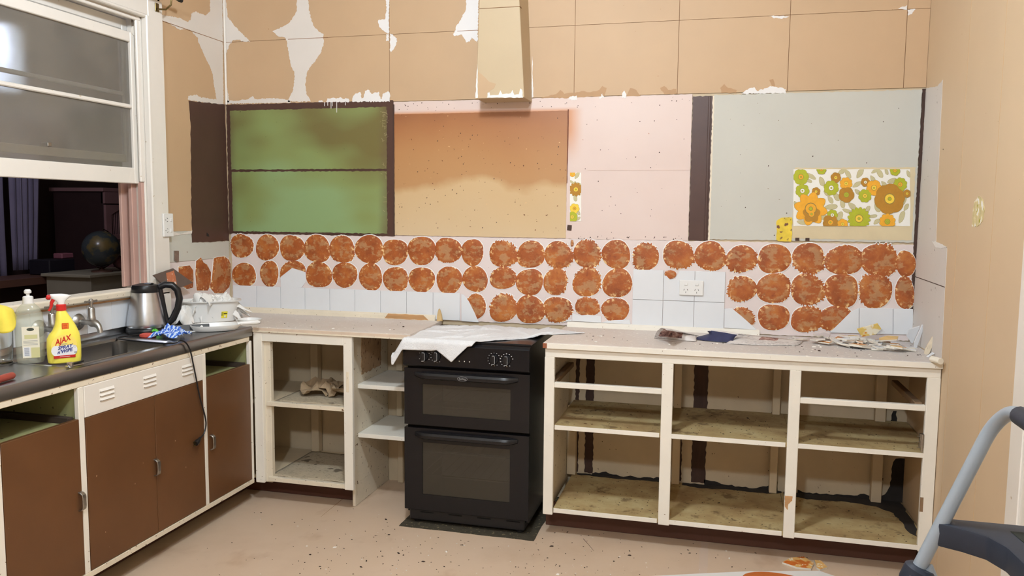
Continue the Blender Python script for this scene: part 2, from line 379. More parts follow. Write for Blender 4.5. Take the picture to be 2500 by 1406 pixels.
MB().box(2.587, 2.599, -.006, -.001, 1.345, 2.03).build('brown_batten', brown_pt, wb, bevel=.002)
panel('cream_edge', 2.604, 2.614, 1.346, 2.032, creamd, -.0015, 7, .002)
panel('grey_sheet', 2.612, 3.516, 1.352, 2.036, grey_pt, -.001, 8, .0035)
panel('beige_border', 2.99, 3.507, 1.362, 1.692, mat('yellowed_border', (214, 198, 162), .6, .06, 8), -.002, 9, .003)
panel('dark_corner_gap', 3.517, W-.001, .92, 2.04, brown_st, -.001, 10, .003)
panel('adhesive_board', XW+.014, 3.518, .90, 1.342, pinkish, 0, 11, .003)
# scratches on the green sheet, paint runs, plug of raw timber in the pink sheet
sc = MB(); r_ = random.Random(3)
for k in range(46):
    x = .915+r_.gauss(0, .012)+.012; z = 1.995-abs(r_.gauss(0, .07)) if k < 34 else r_.uniform(1.36, 1.75)
    x = min(x, .944); l = r_.uniform(.006, .022); a = r_.uniform(-.6, .6)+(0 if r_.random() < .5 else 1.4); t = .0007
    dx, dz = math.cos(a)*l/2, math.sin(a)*l/2
    sc.prism([(x-dx-t*.7, z-dz), (x+dx, z+dz-t), (x+dx+t*.7, z+dz), (x-dx, z-dz+t)], 'y', -.0042, -.003)
sc.build('scratches', mat('pale_scratch', (206, 196, 150), .6, 0), wb)
runs = MB()
for px, l in ((808, 16), (822, 26), (792, 10), (800, 9), (811, 10), (843, 8)):
    q = at(px, 249, 'y', -.004); runs.box(q.x-.0013, q.x+.0013, -.005, -.002, q.z-l/470, q.z)
runs.build('paint_runs', white_und, wb)
MB().prism(rough([(1.914, 1.385), (1.936, 1.382), (1.938, 1.41), (1.916, 1.412)], .01, .001, 4), 'y', -.001, .002).build('nail_hole', brown_st, wb)
MB().box(2.012, 2.515, -.0012, 0, 1.6825, 1.684).build('joint_line', mat('pale_joint', (205, 180, 168), .7, .1, 30), wb)
nh = MB(); r_ = random.Random(12)
for (x0, x1, z0, z1, n, y) in ((1.0, 2.5, 1.992, 2.035, 40, -.0002), (1.93, 2.5, 1.36, 1.98, 26, -.0002), (1.0, 1.9, 1.36, 1.95, 70, -.0042), (2.65, 3.5, 1.36, 2.0, 20, -.0012), (1.9, 2.5, 1.345, 1.36, 24, -.0002)):
    for _ in range(n):
        x, z, q = r_.uniform(x0, x1), r_.uniform(z0, z1), r_.uniform(.0012, .0032)
        nh.prism([(x-q, z-q*.6), (x+q*.3, z-q), (x+q, z+q*.4), (x-q*.3, z+q)], 'y', y-.0004, y+.001)
nho = nh.build('chips', brown_st, wb); nho['kind'] = 'stuff'

# orange adhesive rounds left where the tiles were
def blob(pts, seed, ax='y', val=-.001, spiky=0., par=None):
    """pts: traced outline as pixels, or (cx, cy, rx, ry)"""
    r = random.Random(seed); out = []
    if len(pts) == 4 and not hasattr(pts[0], '__len__'):
        cx, cy, rx, ry = pts; N = 120 if spiky else 40; ph = r.uniform(0, 6.28); sq = r.uniform(1.95, 2.4); flat = r.uniform(0, 6.28); sp0 = r.uniform(0, 6.28)
        for k in range(N):
            a = 2*math.pi*k/N; c, s = math.cos(a), math.sin(a)
            q = (abs(c)**sq+abs(s)**sq)**(-1/sq)
            q *= 1+.035*math.sin(2*a+ph)+.03*math.sin(3*a+ph*2)+.012*r.uniform(-1, 1)
            if spiky and math.cos(a-sp0) > -.2: q *= 1+(spiky*1.5 if r.random() < .4 else -spiky*1.1)*r.uniform(.1, 1)
            out.append((cx+rx*q*c, cy+ry*q*s))
    else:
        out = list(pts); cx = sum(p[0] for p in out)/len(out); cy = sum(p[1] for p in out)/len(out)
    N = len(out)
    rings = [(.5, .0042, .3), (.86, .0036, .75), (1., .0018, 1.)]
    C = at(cx, cy, ax, val)
    P = [at(x, y, ax, val) for x, y in out]
    d = -1 if ax == 'y' else 1; i = 'xyz'.index(ax)
    def pt(p, q, h):
        v = C+(p-C)*q; v[i] = val+d*h; return tuple(v)
    vs = [pt(C, 1, .0044)]; ed = [0.]
    for q, h, e in rings:
        vs += [pt(p, q, h) for p in P]; ed += [e]*N
    halo = 1.055
    vs += [pt(p, halo+(r.uniform(-.012, .012)), .0003) for p in P]; ed += [1.]*N
    mb = MB(); fs = [(0, 1+(k+1) % N, 1+k) for k in range(N)]
    for j in range(2): fs += [(1+j*N+k, 1+j*N+(k+1) % N, 1+(j+1)*N+(k+1) % N, 1+(j+1)*N+k) for k in range(N)]
    mb.add(vs, fs); mb.mat(1); mb.f += [(1+2*N+k, 1+2*N+(k+1) % N, 1+3*N+(k+1) % N, 1+3*N+k) for k in range(N)]; mb.mi += [1]*N
    return mb.build('adhesive_round', [blob_m, white_und], par or wb, smooth='all', attr=('edge', ed), fix=False)
B5 = [(192,228,100,108),(428,243,105,115),(658,248,108,118),(890,255,118,125),(1120,260,112,120),(1372,260,130,125),(1610,285,118,112),(1855,272,120,132),(2100,268,118,115),(2325,288,95,125),
      (215,495,108,105),(448,485,85,115),(665,470,116,100),(905,495,115,115),(1145,495,108,118),(1385,515,105,122),(1615,538,115,110),(1855,540,115,118),(2110,545,118,122),(2350,535,115,115),(2350,790,95,115)]
B6 = [(462,285,118,115),(700,290,118,115),(945,295,122,118),(1195,285,118,120),(1445,290,122,122),(1700,310,112,118),(1990,295,132,120),(2265,305,135,125),(1060,192,13,28),
      (462,495,115,95),(690,530,110,115),(918,525,100,120),(1190,530,120,125),(1455,540,125,125),(1915,465,52,36),(460,755,118,118),(695,770,120,122),(935,770,122,112),(1195,745,105,80),(1437,770,122,98)]
B7 = [(298,683,105,88),(515,680,108,92),(742,680,105,98),(975,690,122,95),(1210,690,125,103),(1382,712,60,85),(300,880,98,82),(512,875,108,98),(735,885,108,105),(958,890,110,105),(1180,890,110,108),(1375,905,62,105),
      (300,1070,85,70),(510,1065,97,85),(735,1080,110,82),(920,1075,110,80)]
k = 0
for L, (ox, oy), s in ((B5, (540, 540), 3.788), (B6, (1100, 540), 3.571), (B7, (1700, 380), 2.703)):
    for (cx, cy, rx, ry) in L:
        spk = .07 if (L is B6 and k % 3 != 1) or (L is B7 and k % 2) else (.03 if k % 4 == 0 else 0)
        blob((ox+cx/s, oy+cy/s, rx/s*1.04, ry/s*1.03), 100+k, spiky=spk); k += 1
for j, pl in enumerate(([(440,300),(600,280),(650,350),(655,480),(650,600),(560,620),(470,560),(440,430)], [(690,260),(690,220),(760,165),(800,240),(850,270),(905,380),(900,560),(860,640),(700,640),(680,400)],
          [(945,180),(1000,160),(1100,150),(1160,200),(1185,260),(1190,500),(1165,590),(1080,680),(960,680),(890,600),(920,450)])):
    blob([(360+a/5.86, 600+b/5.86) for a, b in pl], 300+j, 'x', XW-.002, par=wl)

# white wall tiles
def tile(poly, ax='y', val=0, th=.0065, par=None, name='wall_tile'):
    a, b = (val-th, val-.0005) if ax == 'y' else (val+th, val-.0005)
    return MB().prism(poly, ax, a, b).build(name, tile_w, par or wb, bevel=.0009)
g = .0009
Z2, Z3 = 1.047, .902
tb = None
for i in range(9):
    x0 = .15*i
    if tb is None: tb = tile([(x0+g, Z3), (x0+.15-g, Z3), (x0+.15-g, Z2-g), (x0+g, Z2-g)])
    else: o = tb.copy(); COL.objects.link(o); o.location.x = tb.location.x+x0
for pl, o, s in ([(2220,674),(2240,680),(2290,740),(2340,840),(2380,935),(2222,925)], (540,540), 3.788), ([(550,612),(549,515),(655,432),(778,470),(778,565),(742,614)], (540,540), 3.788), \
    ([(1060,800),(1120,822),(1200,815),(1312,828),(1312,885),(1060,870)], (1100,540), 3.571), ([(1316,885),(1360,870),(1430,862),(1560,858),(1570,900)], (1100,540), 3.571), ([(980,880),(1020,862),(1056,855),(1056,870)], (1100,540), 3.571), \
    ([(185,1010),(235,1008),(300,1060),(390,1140),(395,1150),(185,1135)], (1700,380), 2.703), ([(880,1168),(950,1100),(1020,1030),(1074,1005),(1072,1172)], (1700,380), 2.703), \
    ([(1077,1005),(1298,1009),(1297,1178),(1076,1174)], (1700,380), 2.703), ([(1301,1009),(1430,1012),(1430,1182),(1300,1179)], (1700,380), 2.703):
    tile(px_poly(pl, o, s, 'y', -.006), name='wall_tile')
for c in (15, 16, 17):
    for r in (0, 1):
        x0, x1 = .15*c, .15*(c+1)-(.006 if c == 17 else 0); z0, z1 = ((Z2, 1.197), (.905, Z2))[r]
        if c == 16 and r == 0:
            tile([(x0+g, z0+g), (x1-g, z0+g), (x1-g, z1-g), (x0+.075, z1-g), (x0+.058, z1-.042), (x0+.03, z1-.046), (x0+.014, z1-.028), (x0+g, z1-.026)])
        else: tile([(x0+g, z0+g), (x1-g, z0+g), (x1-g, z1-g), (x0+g, z1-g)])
for i in range(8):
    y1 = -.63-.15*i
    tile([(y1-.15+g, .925), (y1-g, .925), (y1-g, 1.063), (y1-.15+g, 1.063)], 'x', XW-.001, par=wl)
# floral wallpaper remnants: flat print built as thin shapes
PR = [mat('paper_white', (240, 238, 230), .6, .02, 20), mat('print_outline', (146, 124, 64), .6, 0), mat('print_leaf', (198, 190, 148), .6, .05, 60), mat('print_orange', (236, 170, 46), .6, .08, 60),
      mat('print_green', (176, 182, 44), .6, .08, 60), mat('print_brown', (180, 128, 40), .6, .08, 60), mat('print_yellow', (242, 206, 70), .6, .05, 60)]
def print_paper(name, rect, org, s, leaves, flowers, y0):
    mb = MB(); (xa, ya, xb, yb) = rect; cnt_ = [0]
    def shape(pts, m, layer):
        pts = [(min(max(a, xa), xb), min(max(b, ya), yb)) for a, b in pts]
        q = px_poly(pts, org, s, 'y', y0); mb.mat(m)
        area = abs(sum(q[i][0]*q[i-1][1]-q[i-1][0]*q[i][1] for i in range(len(q))))
        if area < 1e-7: return
        cnt_[0] += 1; y = y0-.0003*layer-cnt_[0]*.0000045
        mb.add([(a, y, b) for a, b in q], [tuple(range(len(q)))])
    def petal(cx, cy, a, l, w, m, layer, point=.0):
        for grow, mm, ly in ((1.5, 1, layer), (0, m, layer+1)):
            pts = []
            for k in range(14):
                t = 2*math.pi*k/14; u = (1-math.cos(t))/2*l; v = math.sin(t)*w*(.62+.5*u/l)*(1-point*max(0, u/l-.35))
                pts.append((cx+u*math.cos(a)-v*math.sin(a)+(math.copysign(grow, math.cos(a)*(u-l/2)-math.sin(a)*v) if grow else 0)*.8, cy+u*math.sin(a)+v*math.cos(a)+(math.copysign(grow, math.sin(a)*(u-l/2)+math.cos(a)*v) if grow else 0)*.8))
            shape(pts, mm, ly)
    q = px_poly([(xa, ya), (xb, ya), (xb, yb), (xa, yb)], org, s, 'y', y0)
    mb.mat(0); mb.prism(rough(q, .03, .0012, 5), 'y', y0, y0+.0014)
    for (cx, cy, l, w, a) in leaves: a = math.radians(a); petal(cx-math.cos(a)*l, cy-math.sin(a)*l, a, 2*l, w, 2, 1, .3)
    for (cx, cy, r, n, m, cm, pt) in flowers:
        for k in range(n): petal(cx, cy, 2*math.pi*k/n+r*.1, r, r*math.sin(math.pi/n)*1.08, m, 3, pt)
        for mm, rr, ly in ((1, .36, 5), (cm, .31, 6), (1, .13, 7), (4, .1, 8)):
            shape([(cx+r*rr*math.cos(t*.52), cy+r*rr*math.sin(t*.52)) for t in range(12)], mm, ly)
    return mb.build(name, PR, wb, fix=False)
print_paper('floral_wallpaper', (641, 90, 1411, 464), (1700, 380), 2.703,
  [(755,135,38,16,30),(828,170,32,20,70),(885,290,28,16,60),(925,270,32,20,60),(890,338,42,20,-5),(965,315,30,18,80),(1080,115,38,20,-60),(1000,120,34,17,60),(960,105,32,16,-30),(1210,115,34,19,60),(1180,100,28,13,-30),(1060,190,32,16,-30),(1065,240,24,15,40),(1165,155,27,15,60),(1240,190,27,15,50),(1290,165,32,16,-20),(1195,345,30,20,60),(1355,310,44,22,-50),(1355,405,42,20,-70),(1030,335,34,20,40),(995,365,32,14,20),(1130,355,26,15,-60),(1165,400,28,12,-10),(1190,435,24,15,-40),(945,405,38,22,-70),(695,440,32,16,10),(830,405,30,20,0),(655,320,20,12,70),(1385,340,26,14,-60),(1400,120,24,13,70),(740,165,24,12,20),(860,250,24,13,40),(1255,105,22,12,70)],
  [(690,140,52,6,4,3,.1),(700,232,46,7,4,0,.1),(790,237,28,6,5,6,.1),(920,145,34,6,5,6,.1),(988,184,42,8,3,6,.1),(890,213,50,8,4,0,.0),(990,258,52,5,5,4,.2),(1115,175,30,6,5,0,.1),(1172,212,52,5,3,6,.3),(1345,190,46,9,4,3,.1),(1112,265,44,8,4,6,.1),(1275,285,102,6,5,6,0),(755,350,112,8,3,3,.7),(760,385,60,5,5,3,.7),(897,392,36,7,4,0,.1),(885,440,52,5,5,3,.3),(1073,415,76,16,4,6,.1),(1260,435,54,10,3,4,.1),(965,452,36,6,3,6,.3),(825,92,32,6,4,3,.1),(1310,98,34,6,4,3,.1),(1390,250,26,6,5,6,.1)], -.0035)
print_paper('floral_wallpaper', (1628, 690, 1726, 1117), (940, 230), 3.605,
  [(1690,715,34,18,-60),(1660,790,28,14,-50),(1705,790,22,12,30),(1675,915,28,18,80),(1700,1040,26,14,60),(1640,770,20,10,30),(1700,1095,22,14,-40)],
  [(1650,702,26,6,3,6,.2),(1680,838,62,12,5,6,.4),(1668,1005,44,6,6,3,.3),(1648,1080,48,6,4,6,.1)], -.002)
w = px_poly([(530,430),(560,410),(632,408),(632,500),(625,568),(545,565),(528,555)], (1700,380), 2.703, 'y', -.004)
MB().prism(rough(w, .012, .002, 5), 'y', -.0045, -.001).build('yellow_scrap', mat('yellow_torn_paper', (228, 200, 70), .7, .2, 22, [((120, 80, 60), 40, .6, .08)]), wb)
for x in (3.005, 3.05):
    MB().box(x, x+.018, -.003, 0, 1.352, 1.366).build('nail_plate', brown_st, wb)

# left wall, brown cupboard ghost and fixings
w = px_poly([(461,246),(500,250),(549,255),(562,588),(520,590),(470,592),(468,520),(466,300)], (0,0), 1, 'x', XW+.002)
MB().prism(rough([(min(a, -.004), b) for a, b in w], .02, .003, 9), 'x', XW+.002, XW-.004).build('brown_sheet', brown_pt, wl)
w = px_poly([(425,612),(436,612),(436,638),(432,640),(425,636)], (0,0), 1, 'x', XW+.002)
MB().prism(w, 'x', XW+.004, XW-.004).build('steel_clip', old_chrome, wl)
w = px_poly([(505,568),(510,572),(511,578),(505,576)], (0,0), 1, 'x', XW+.003); MB().prism(w, 'x', XW+.0026, XW).build('nail_hole', blackp, wl)

# right wall: grey patch, joints and tear
gp = [(-.003, .90), (-.512, .90), (-.495, 1.348), (-.40, 1.352), (-.325, 1.362), (-.30, 1.6), (-.278, 2.035), (-.2, 2.02), (-.003, 2.04)]
MB().prism(rough(gp, .02, .0025, 21), 'x', W-.0015, W+.003).build('grey_sheet', grey_lw, wr)
MB().prism([(-.003, 1.196), (-.50, 1.192), (-.50, 1.195), (-.003, 1.199)], 'x', W-.0022, W).build('joint_line', brown_st, wr)
w = px_poly([(2277,588),(2286,590),(2312,603),(2300,607),(2285,603)], (0,0), 1, 'x', W)
MB().prism(rough(w, .01, .002, 23), 'x', W-.003, W+.002).build('torn_patch', white_und, wr)
tp = [(315,585),(335,560),(352,575),(360,620),(350,670),(330,690),(305,690),(308,640)]
w = px_poly(tp, (2200,160), 1.757, 'x', W); MB().prism(rough(w, .008, .002, 24), 'x', W-.0015, W+.002).build('torn_patch', mat('torn_backing', (214, 200, 150), .7, .25, 40, [((170, 160, 60), 30, .55, .1), ((240, 238, 230), 40, .55, .08)]), wr)
for y in (-.62, -1.02):
    MB().box(W-.0006, W+.001, y-.0012, y+.0012, 0, CEIL).build('sheet_joint', mat('sheet_joint', (208, 176, 136), .7, .1, 8), wr)
rc = MB()
r_ = random.Random(31)
for _ in range(14):
    y, z, q = r_.uniform(-.45, -.02), r_.uniform(.95, 2.0), r_.uniform(.002, .005); rc.prism([(y-q*.4, z-q), (y+q*.4, z-q*.6), (y+q*.3, z+q)], 'x', W-.002, W)
rc = rc.build('chips', brown_st, wr); rc['kind'] = 'stuff'
struct(MB().box(W-.018, W, -1.46, -1.362, 0, 2.1).build('trim_2', white_pt, bevel=.003))
struct(MB().box(W-.012, W, -2.26, -1.46, 0, 2.08).build('door_1', white_pt, bevel=.003))

# ------------------------------------------------------------------ window in the left wall
win = bpy.data.objects.new('window_1', None); COL.objects.link(win); struct(win); win.location = (XW, -1.3, WZ0)
def wbox(name, x0, x1, y0, y1, z0, z1, m=white_pt, b=.003): return MB().box(x0, x1, y0, y1, z0, z1).build(name, m, win, bevel=b)
wbox('casing', XW, .004, -.645, -.541, .93, 2.47)                      # right architrave
wbox('casing', XW, .0, -2.05, -.541, 2.386, 2.47)                     # head
wbox('casing', XW, .004, -2.05, -1.95, 1.0, 2.386)
wbox('casing_bead', XW-.004, .010, -.664, -.645, .95, 2.386, b=.005)
wbox('casing_bead', XW-.004, .008, -1.95, -.664, 2.372, 2.386, b=.004)
wbox('jamb', XW-.13, XW-.004, -.672, -.655, WZ0, 2.39)
wbox('jamb', XW-.13, XW-.004, -1.955, -1.94, WZ0, 2.39)
wbox('head_jamb', XW-.13, XW-.004, -1.95, -.66, 2.365, 2.40)
pinkj = mat('pinkish_jamb_paint', (196, 160, 148), .45, .06, 6)
for x0, x1, y1 in ((-.05, -.028, -.685), (-.092, -.072, -.70), (-.135, -.118, -.715)):
    wbox('sash_channel', x0, x1, y1-.006, -.672, WZ0+.012, 1.60, pinkj, .002)
wbox('staff_bead', -.034, -.02, -.70, -.672, 1.60, 2.375, white_pt, .004)
wbox('staff_bead', -.034, -.018, -1.94, -.672, 2.352, 2.366, white_pt, .003)
# inner sash, pushed up: stiles, rails, glazing bar, panes
gl = NT('dirty_window_glass')
gl.col(lin((176, 170, 160))).p(rough=.12, trans=.0, spec=1.0, ior=1.5)
gm = gl.m; nt = gl.t; out = nt.nodes['Material Output']
tr = nt.nodes.new('ShaderNodeBsdfRefraction'); tr.inputs['Color'].default_value = (.82, .84, .86, 1); tr.inputs['Roughness'].default_value = .2; tr.inputs['IOR'].default_value = 1.12
mx = nt.nodes.new('ShaderNodeMixShader'); gl.L(gl.rng(gl.noise(5, 4, .6), .3, .7, .27, .36), mx.inputs[0]); nt.links.new(tr.outputs[0], mx.inputs[1]); nt.links.new(gl.b.outputs[0], mx.inputs[2]); nt.links.new(mx.outputs[0], out.inputs['Surface'])
def sash(x0, x1, yr, yl, zb, zt, zbar, rb, rt, st, m, mb_=None):
    s = MB().box(x0, x1, yl, yl+st, zb, zt).build('sash_stile', m, win, bevel=.003)
    MB().box(x0, x1, yr-st, yr, zb, zt).build('sash_stile', m, win, bevel=.003)
    MB().box(x0, x1, yl+st, yr-st, zb, zb+rb).build('sash_rail', mb_ or m, win, bevel=.003)
    MB().box(x0, x1, yl+st, yr-st, zt-rt, zt).build('sash_rail', m, win, bevel=.003)
    MB().box(x0+.004, x1-.001, yl+st, yr-st, zbar-.009, zbar+.009).build('glazing_bar', m, win, bevel=.004)
    xm = (x0+x1)/2
    for a, b in ((zb+rb, zbar-.009), (zbar+.009, zt-rt)):
        MB().box(xm-.0015, xm+.0015, yl+st-.003, yr-st+.003, a-.003, b+.003).build('pane', gm, win)
sash(-.072, -.042, -.648-.026, -1.938, 1.592, 2.296, 1.952, .074, .046, .042, white_pt)
sash(-.118, -.092, -.675, -1.938, 1.694, 2.362, 2.014, .035, .05, .034, white_pt, yellowed)
MB().box(-.09, -.05, -1.215, -1.195, 1.728, 1.745).build('sash_lift', old_chrome, win, bevel=.002)
MB().lathe([(0, -.012), (.022, -.012), (.022, .012), (0, .012)], 20).xform(Matrix.Translation((-.05, -.69, 2.305)) @ Matrix.Rotation(math.pi/2, 4, 'Y')).build('sash_pulley', white_pt, win, smooth=True)
MB().tube([(-.05, -.69, 2.31), (-.05, -.69, 2.365)], .003).build('sash_cord', mat('sash_cord', (120, 105, 90), .8, 0), win)
sl = MB(); sl.prism([(-.15, 1.06), (.012, 1.062), (.022, 1.07), (.022, 1.092), (.012, 1.097), (-.15, 1.088)], 'y', -2.03, -.66).build('sill', creamd, win, bevel=.002)
MB().box(-.026, .004, -2.03, -.55, 1.052, 1.064).build('sill_bead', bare_wood, win, bevel=.003)
# ------------------------------------------------------------------ boxed flue on the back wall
fd = thing('flue_duct', 'tapered beige boxed flue hanging on the back wall above the black cooker', 'duct', (1.6, 0, 2.026))
def duct_pt(z, side):
    t = (z-2.026)/.452
    y = -.160-.024*t
    return {'l': 1.479+.022*t, 'r': 1.723-.023*t}[side], y
dv = []
for z in (2.026, CEIL):
    (xl_, y), (xr_, _) = duct_pt(z, 'l'), duct_pt(z, 'r')
    dv += [(xl_, y, z), (xr_, y, z), (xr_+.002, .0, z), (xl_-.002, .0, z)]
MB().add(dv, [(0,3,2,1),(4,5,6,7),(0,1,5,4),(1,2,6,5),(2,3,7,6),(3,0,4,7)]).build('duct_casing', beige_d, fd, bevel=.002)
def duct_front(pl, m, seed, off=.0012, name='torn_patch'):
    w = []
    for a, b in pl:
        q = at(540+a/3.205, b/3.205, 'y', -.17); z = min(q.z, CEIL-.005); _, y = duct_pt(z, 'l'); x = at(540+a/3.205, b/3.205, 'y', y).x; w.append((x, z))
    w = rough(w, .01, .0015, seed); n = len(w)
    MB().add([(x, duct_pt(z, 'l')[1]-off, z) for x, z in w]+[(x, duct_pt(z, 'l')[1]+.001, z) for x, z in w], [tuple(range(n))]+[(i, (i+1) % n, (i+1) % n+n, i+n) for i in range(n)]).build(name, m, fd)
duct_front([(2082,762),(2085,725),(2100,720),(2105,745),(2170,740),(2185,705),(2200,735),(2265,728),(2280,702),(2295,740),(2330,735),(2340,690),(2355,700),(2362,762)], white_und, 1)
duct_front([(1990,764),(1996,640),(2003,500),(2008,640),(2008,764)], white_und, 2)
duct_front([(2012,764),(2012,560),(2060,600),(2100,640),(2150,655),(2135,690),(2080,720),(2075,764)], beige, 3, .0008, 'tan_patch')
MB().box(1.501, 1.704, -.1855, -.15, 2.448, 2.4495).build('joint_line', joint, fd)
MB().prism(rough([(1.724, 2.045), (1.732, 2.05), (1.729, 2.12), (1.7255, 2.16), (1.727, 2.22), (1.7235, 2.25), (1.7225, 2.1)], .008, .001, 6), 'y', -.0015, .0).build('torn_patch', white_und, fd)

# ------------------------------------------------------------------ long bench cabinet on the right
bc = thing('bench_cabinet', 'long cream open base cabinet without doors between cooker and right wall', 'cabinet', (2.72, -.27, 0))
YF = -.53
def part(par, name, x0, x1, y0, y1, z0, z1, m, b=.002): return MB().box(x0, x1, y0, y1, z0, z1).build(name, m, par, bevel=b)
for x0, x1 in ((1.919, 1.964), (2.437, 2.485), (2.96, 3.005), (3.481, W-.002)):
    part(bc, 'stile', x0, x1, YF, YF+.022, .112 if x0 > 2 else .106, .832, cream)
part(bc, 'top_rail', 1.921, W-.003, YF, YF+.02, .831, .873, cream)
for x0, x1 in ((1.964, 2.437), (3.005, 3.481)):
    part(bc, 'drawer_rail', x0, x1, YF+.001, YF+.026, .694, .7175, cream)
bays = ((1.966, 2.462), (2.462, 2.984), (2.984, W-.004))
for x0, x1 in bays:
    for nm, z0, z1 in (('shelf', .503, .522), ('bottom_board', .118, .137)):
        lo = part(bc, nm, x0, x1-.001, YF+.006, -.012, z0, z1, shelf_d, .001)
        part(bc, nm+'_lipping', max(x0, 1.968)+(.02 if x0 > 2 else 0), x1-.03, YF+.0005, YF+.006, z0-.0005, z1+.0005, cream, .001)
part(bc, 'kickboard', 1.905, W-.02, -.392, -.376, .001, .116, kick_m)
part(bc, 'end_panel', 1.922, 1.938, YF+.022, -.008, .10, .872, creamd)
part(bc, 'rear_post', 1.940, 1.985, -.05, -.008, .14, .50, cream_in)
for x0, x1 in ((2.468, 2.505), (2.93, 2.965), (3.385, 3.43)):
    for z0, z1 in ((.138, .502), (.523, .871)): part(bc, 'rear_post', x0, x1, -.05, -.008, z0, z1, cream_in)
for x0, x1 in ((1.94, 2.44), (3.0, 3.48)):
    part(bc, 'rear_rail', x0, x1, -.03, -.008, .765, .80, cream_in)
dark_run = mat('grubby_runner', (132, 106, 80), .7, .15, 20)
for x0 in (1.942, 3.445): part(bc, 'drawer_runner', x0, x0+.028, YF+.026, -.055, .70, .724, dark_run)
underb = mat('bounce_cut_brown', (96, 72, 52), .8, .15, 12)
part(bc, 'bounce_cut_board', 1.94, W-.004, YF+.022, -.052, .8705, .8725, underb, .0003)  # unseen dark board added to cut bounce light inside the cabinet
hg = MB().box(3.466, 3.4805, YF-.002, YF+.02, .545, .60); hg.tube([(3.474, YF-.003, .53), (3.474, YF-.003, .60)], .004, 8)
for k in range(3): hg.tube([(3.470, YF-.006, .545+.024*k), (3.452, YF-.016, .55+.022*k)], .0012, 6)
hg.build('hinge', old_chrome, bc)
for (x, z, h) in ((3.486, .31, .03),): MB().box(x-.006, x+.006, YF-.0006, YF+.002, z-h, z+h).build('hinge_mark', dark_run, bc)
w = px_poly([(135,935),(180,940),(178,965),(155,985),(150,1020),(135,1000)], (1860,820), 2.4, 'y', YF); MB().prism(rough(w, .006, .001, 3), 'y', YF-.0008, YF+.001).build('bare_patch', bare_wood, bc)
# marks on the wall inside the cabinet
def wall_strip(u0, u1, v, z0, z1, m, seed):
    a, b = at(u0, v, 'y', .004).x, at(u1, v, 'y', .004).x
    MB().prism(rough([(a, z0), (b, z0), (b, z1), (a, z1)], .012, .003, seed), 'y', .003, .008).build('raw_wall_strip', m, wb)
wall_strip(1403, 1412, 1080, .14, .86, brown_st, 41); wall_strip(1428, 1448, 1080, .14, .80, brown_st, 42)
wall_strip(1656, 1664, 1120, .14, .50, brown_st, 43); wall_strip(1690, 1724, 1080, .14, .86, brown_st, 44)
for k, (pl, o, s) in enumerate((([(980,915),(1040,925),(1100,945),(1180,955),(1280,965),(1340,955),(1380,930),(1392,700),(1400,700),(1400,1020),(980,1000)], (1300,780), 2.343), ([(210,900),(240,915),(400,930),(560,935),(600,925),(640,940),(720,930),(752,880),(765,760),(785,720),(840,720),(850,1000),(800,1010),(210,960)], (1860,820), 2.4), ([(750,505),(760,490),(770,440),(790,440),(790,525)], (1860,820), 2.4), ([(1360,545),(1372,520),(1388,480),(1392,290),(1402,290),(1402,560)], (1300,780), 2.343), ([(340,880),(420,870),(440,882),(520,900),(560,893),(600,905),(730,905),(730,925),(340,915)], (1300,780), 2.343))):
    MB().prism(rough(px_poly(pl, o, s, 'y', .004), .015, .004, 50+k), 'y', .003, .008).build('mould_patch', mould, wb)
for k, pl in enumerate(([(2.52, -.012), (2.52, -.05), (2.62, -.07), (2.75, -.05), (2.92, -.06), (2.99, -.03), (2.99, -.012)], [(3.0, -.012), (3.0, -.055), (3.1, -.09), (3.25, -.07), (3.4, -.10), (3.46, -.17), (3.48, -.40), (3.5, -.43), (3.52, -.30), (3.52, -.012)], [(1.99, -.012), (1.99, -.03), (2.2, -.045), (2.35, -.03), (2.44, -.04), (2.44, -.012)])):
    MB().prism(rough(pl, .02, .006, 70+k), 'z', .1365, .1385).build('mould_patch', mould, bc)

# ------------------------------------------------------------------ worktops
wt = thing('laminate_worktop', 'worn grey laminate worktop with cream edge on the long open cabinet', 'worktop', (2.72, -.27, .88))
part(wt, 'top', 1.913, W-.001, -.540, -.002, .8735, .897, lam, .0015)
part(wt, 'edge_strip', 1.931, W-.001, -.5455, -.540, .872, .8945, cream, .001)
part(wt, 'bare_end', 1.912, 1.931, -.5450, -.540, .873, .895, mat('red_timber_end', (150, 88, 58), .7, .15, 30), .001)
fr, bk = at(1000, 817, 'z', .897), at(1076, 784, 'z', .897)
wm = thing('laminate_worktop', 'pale scratched laminate worktop in the corner between sink bench and cooker', 'worktop', (.6, -.25, .88))
MB().prism([(XW+.001, -.002), (bk.x, -.002), (bk.x, bk.y), (fr.x, -.5), (.436, -.5), (.436, -.5045), (XW+.001, -.5045)], 'z', .8735, .897).build('top', lam, wm, bevel=.001)
part(wm, 'edge_strip', .436, fr.x, -.5055, -.5, .872, .893, mat('beige_edge', (214, 194, 174), .55, .08, 20), .001)
part(wm, 'edge_bead', .436, fr.x-.002, -.5075, -.5055, .872, .8795, creamd, .0006)
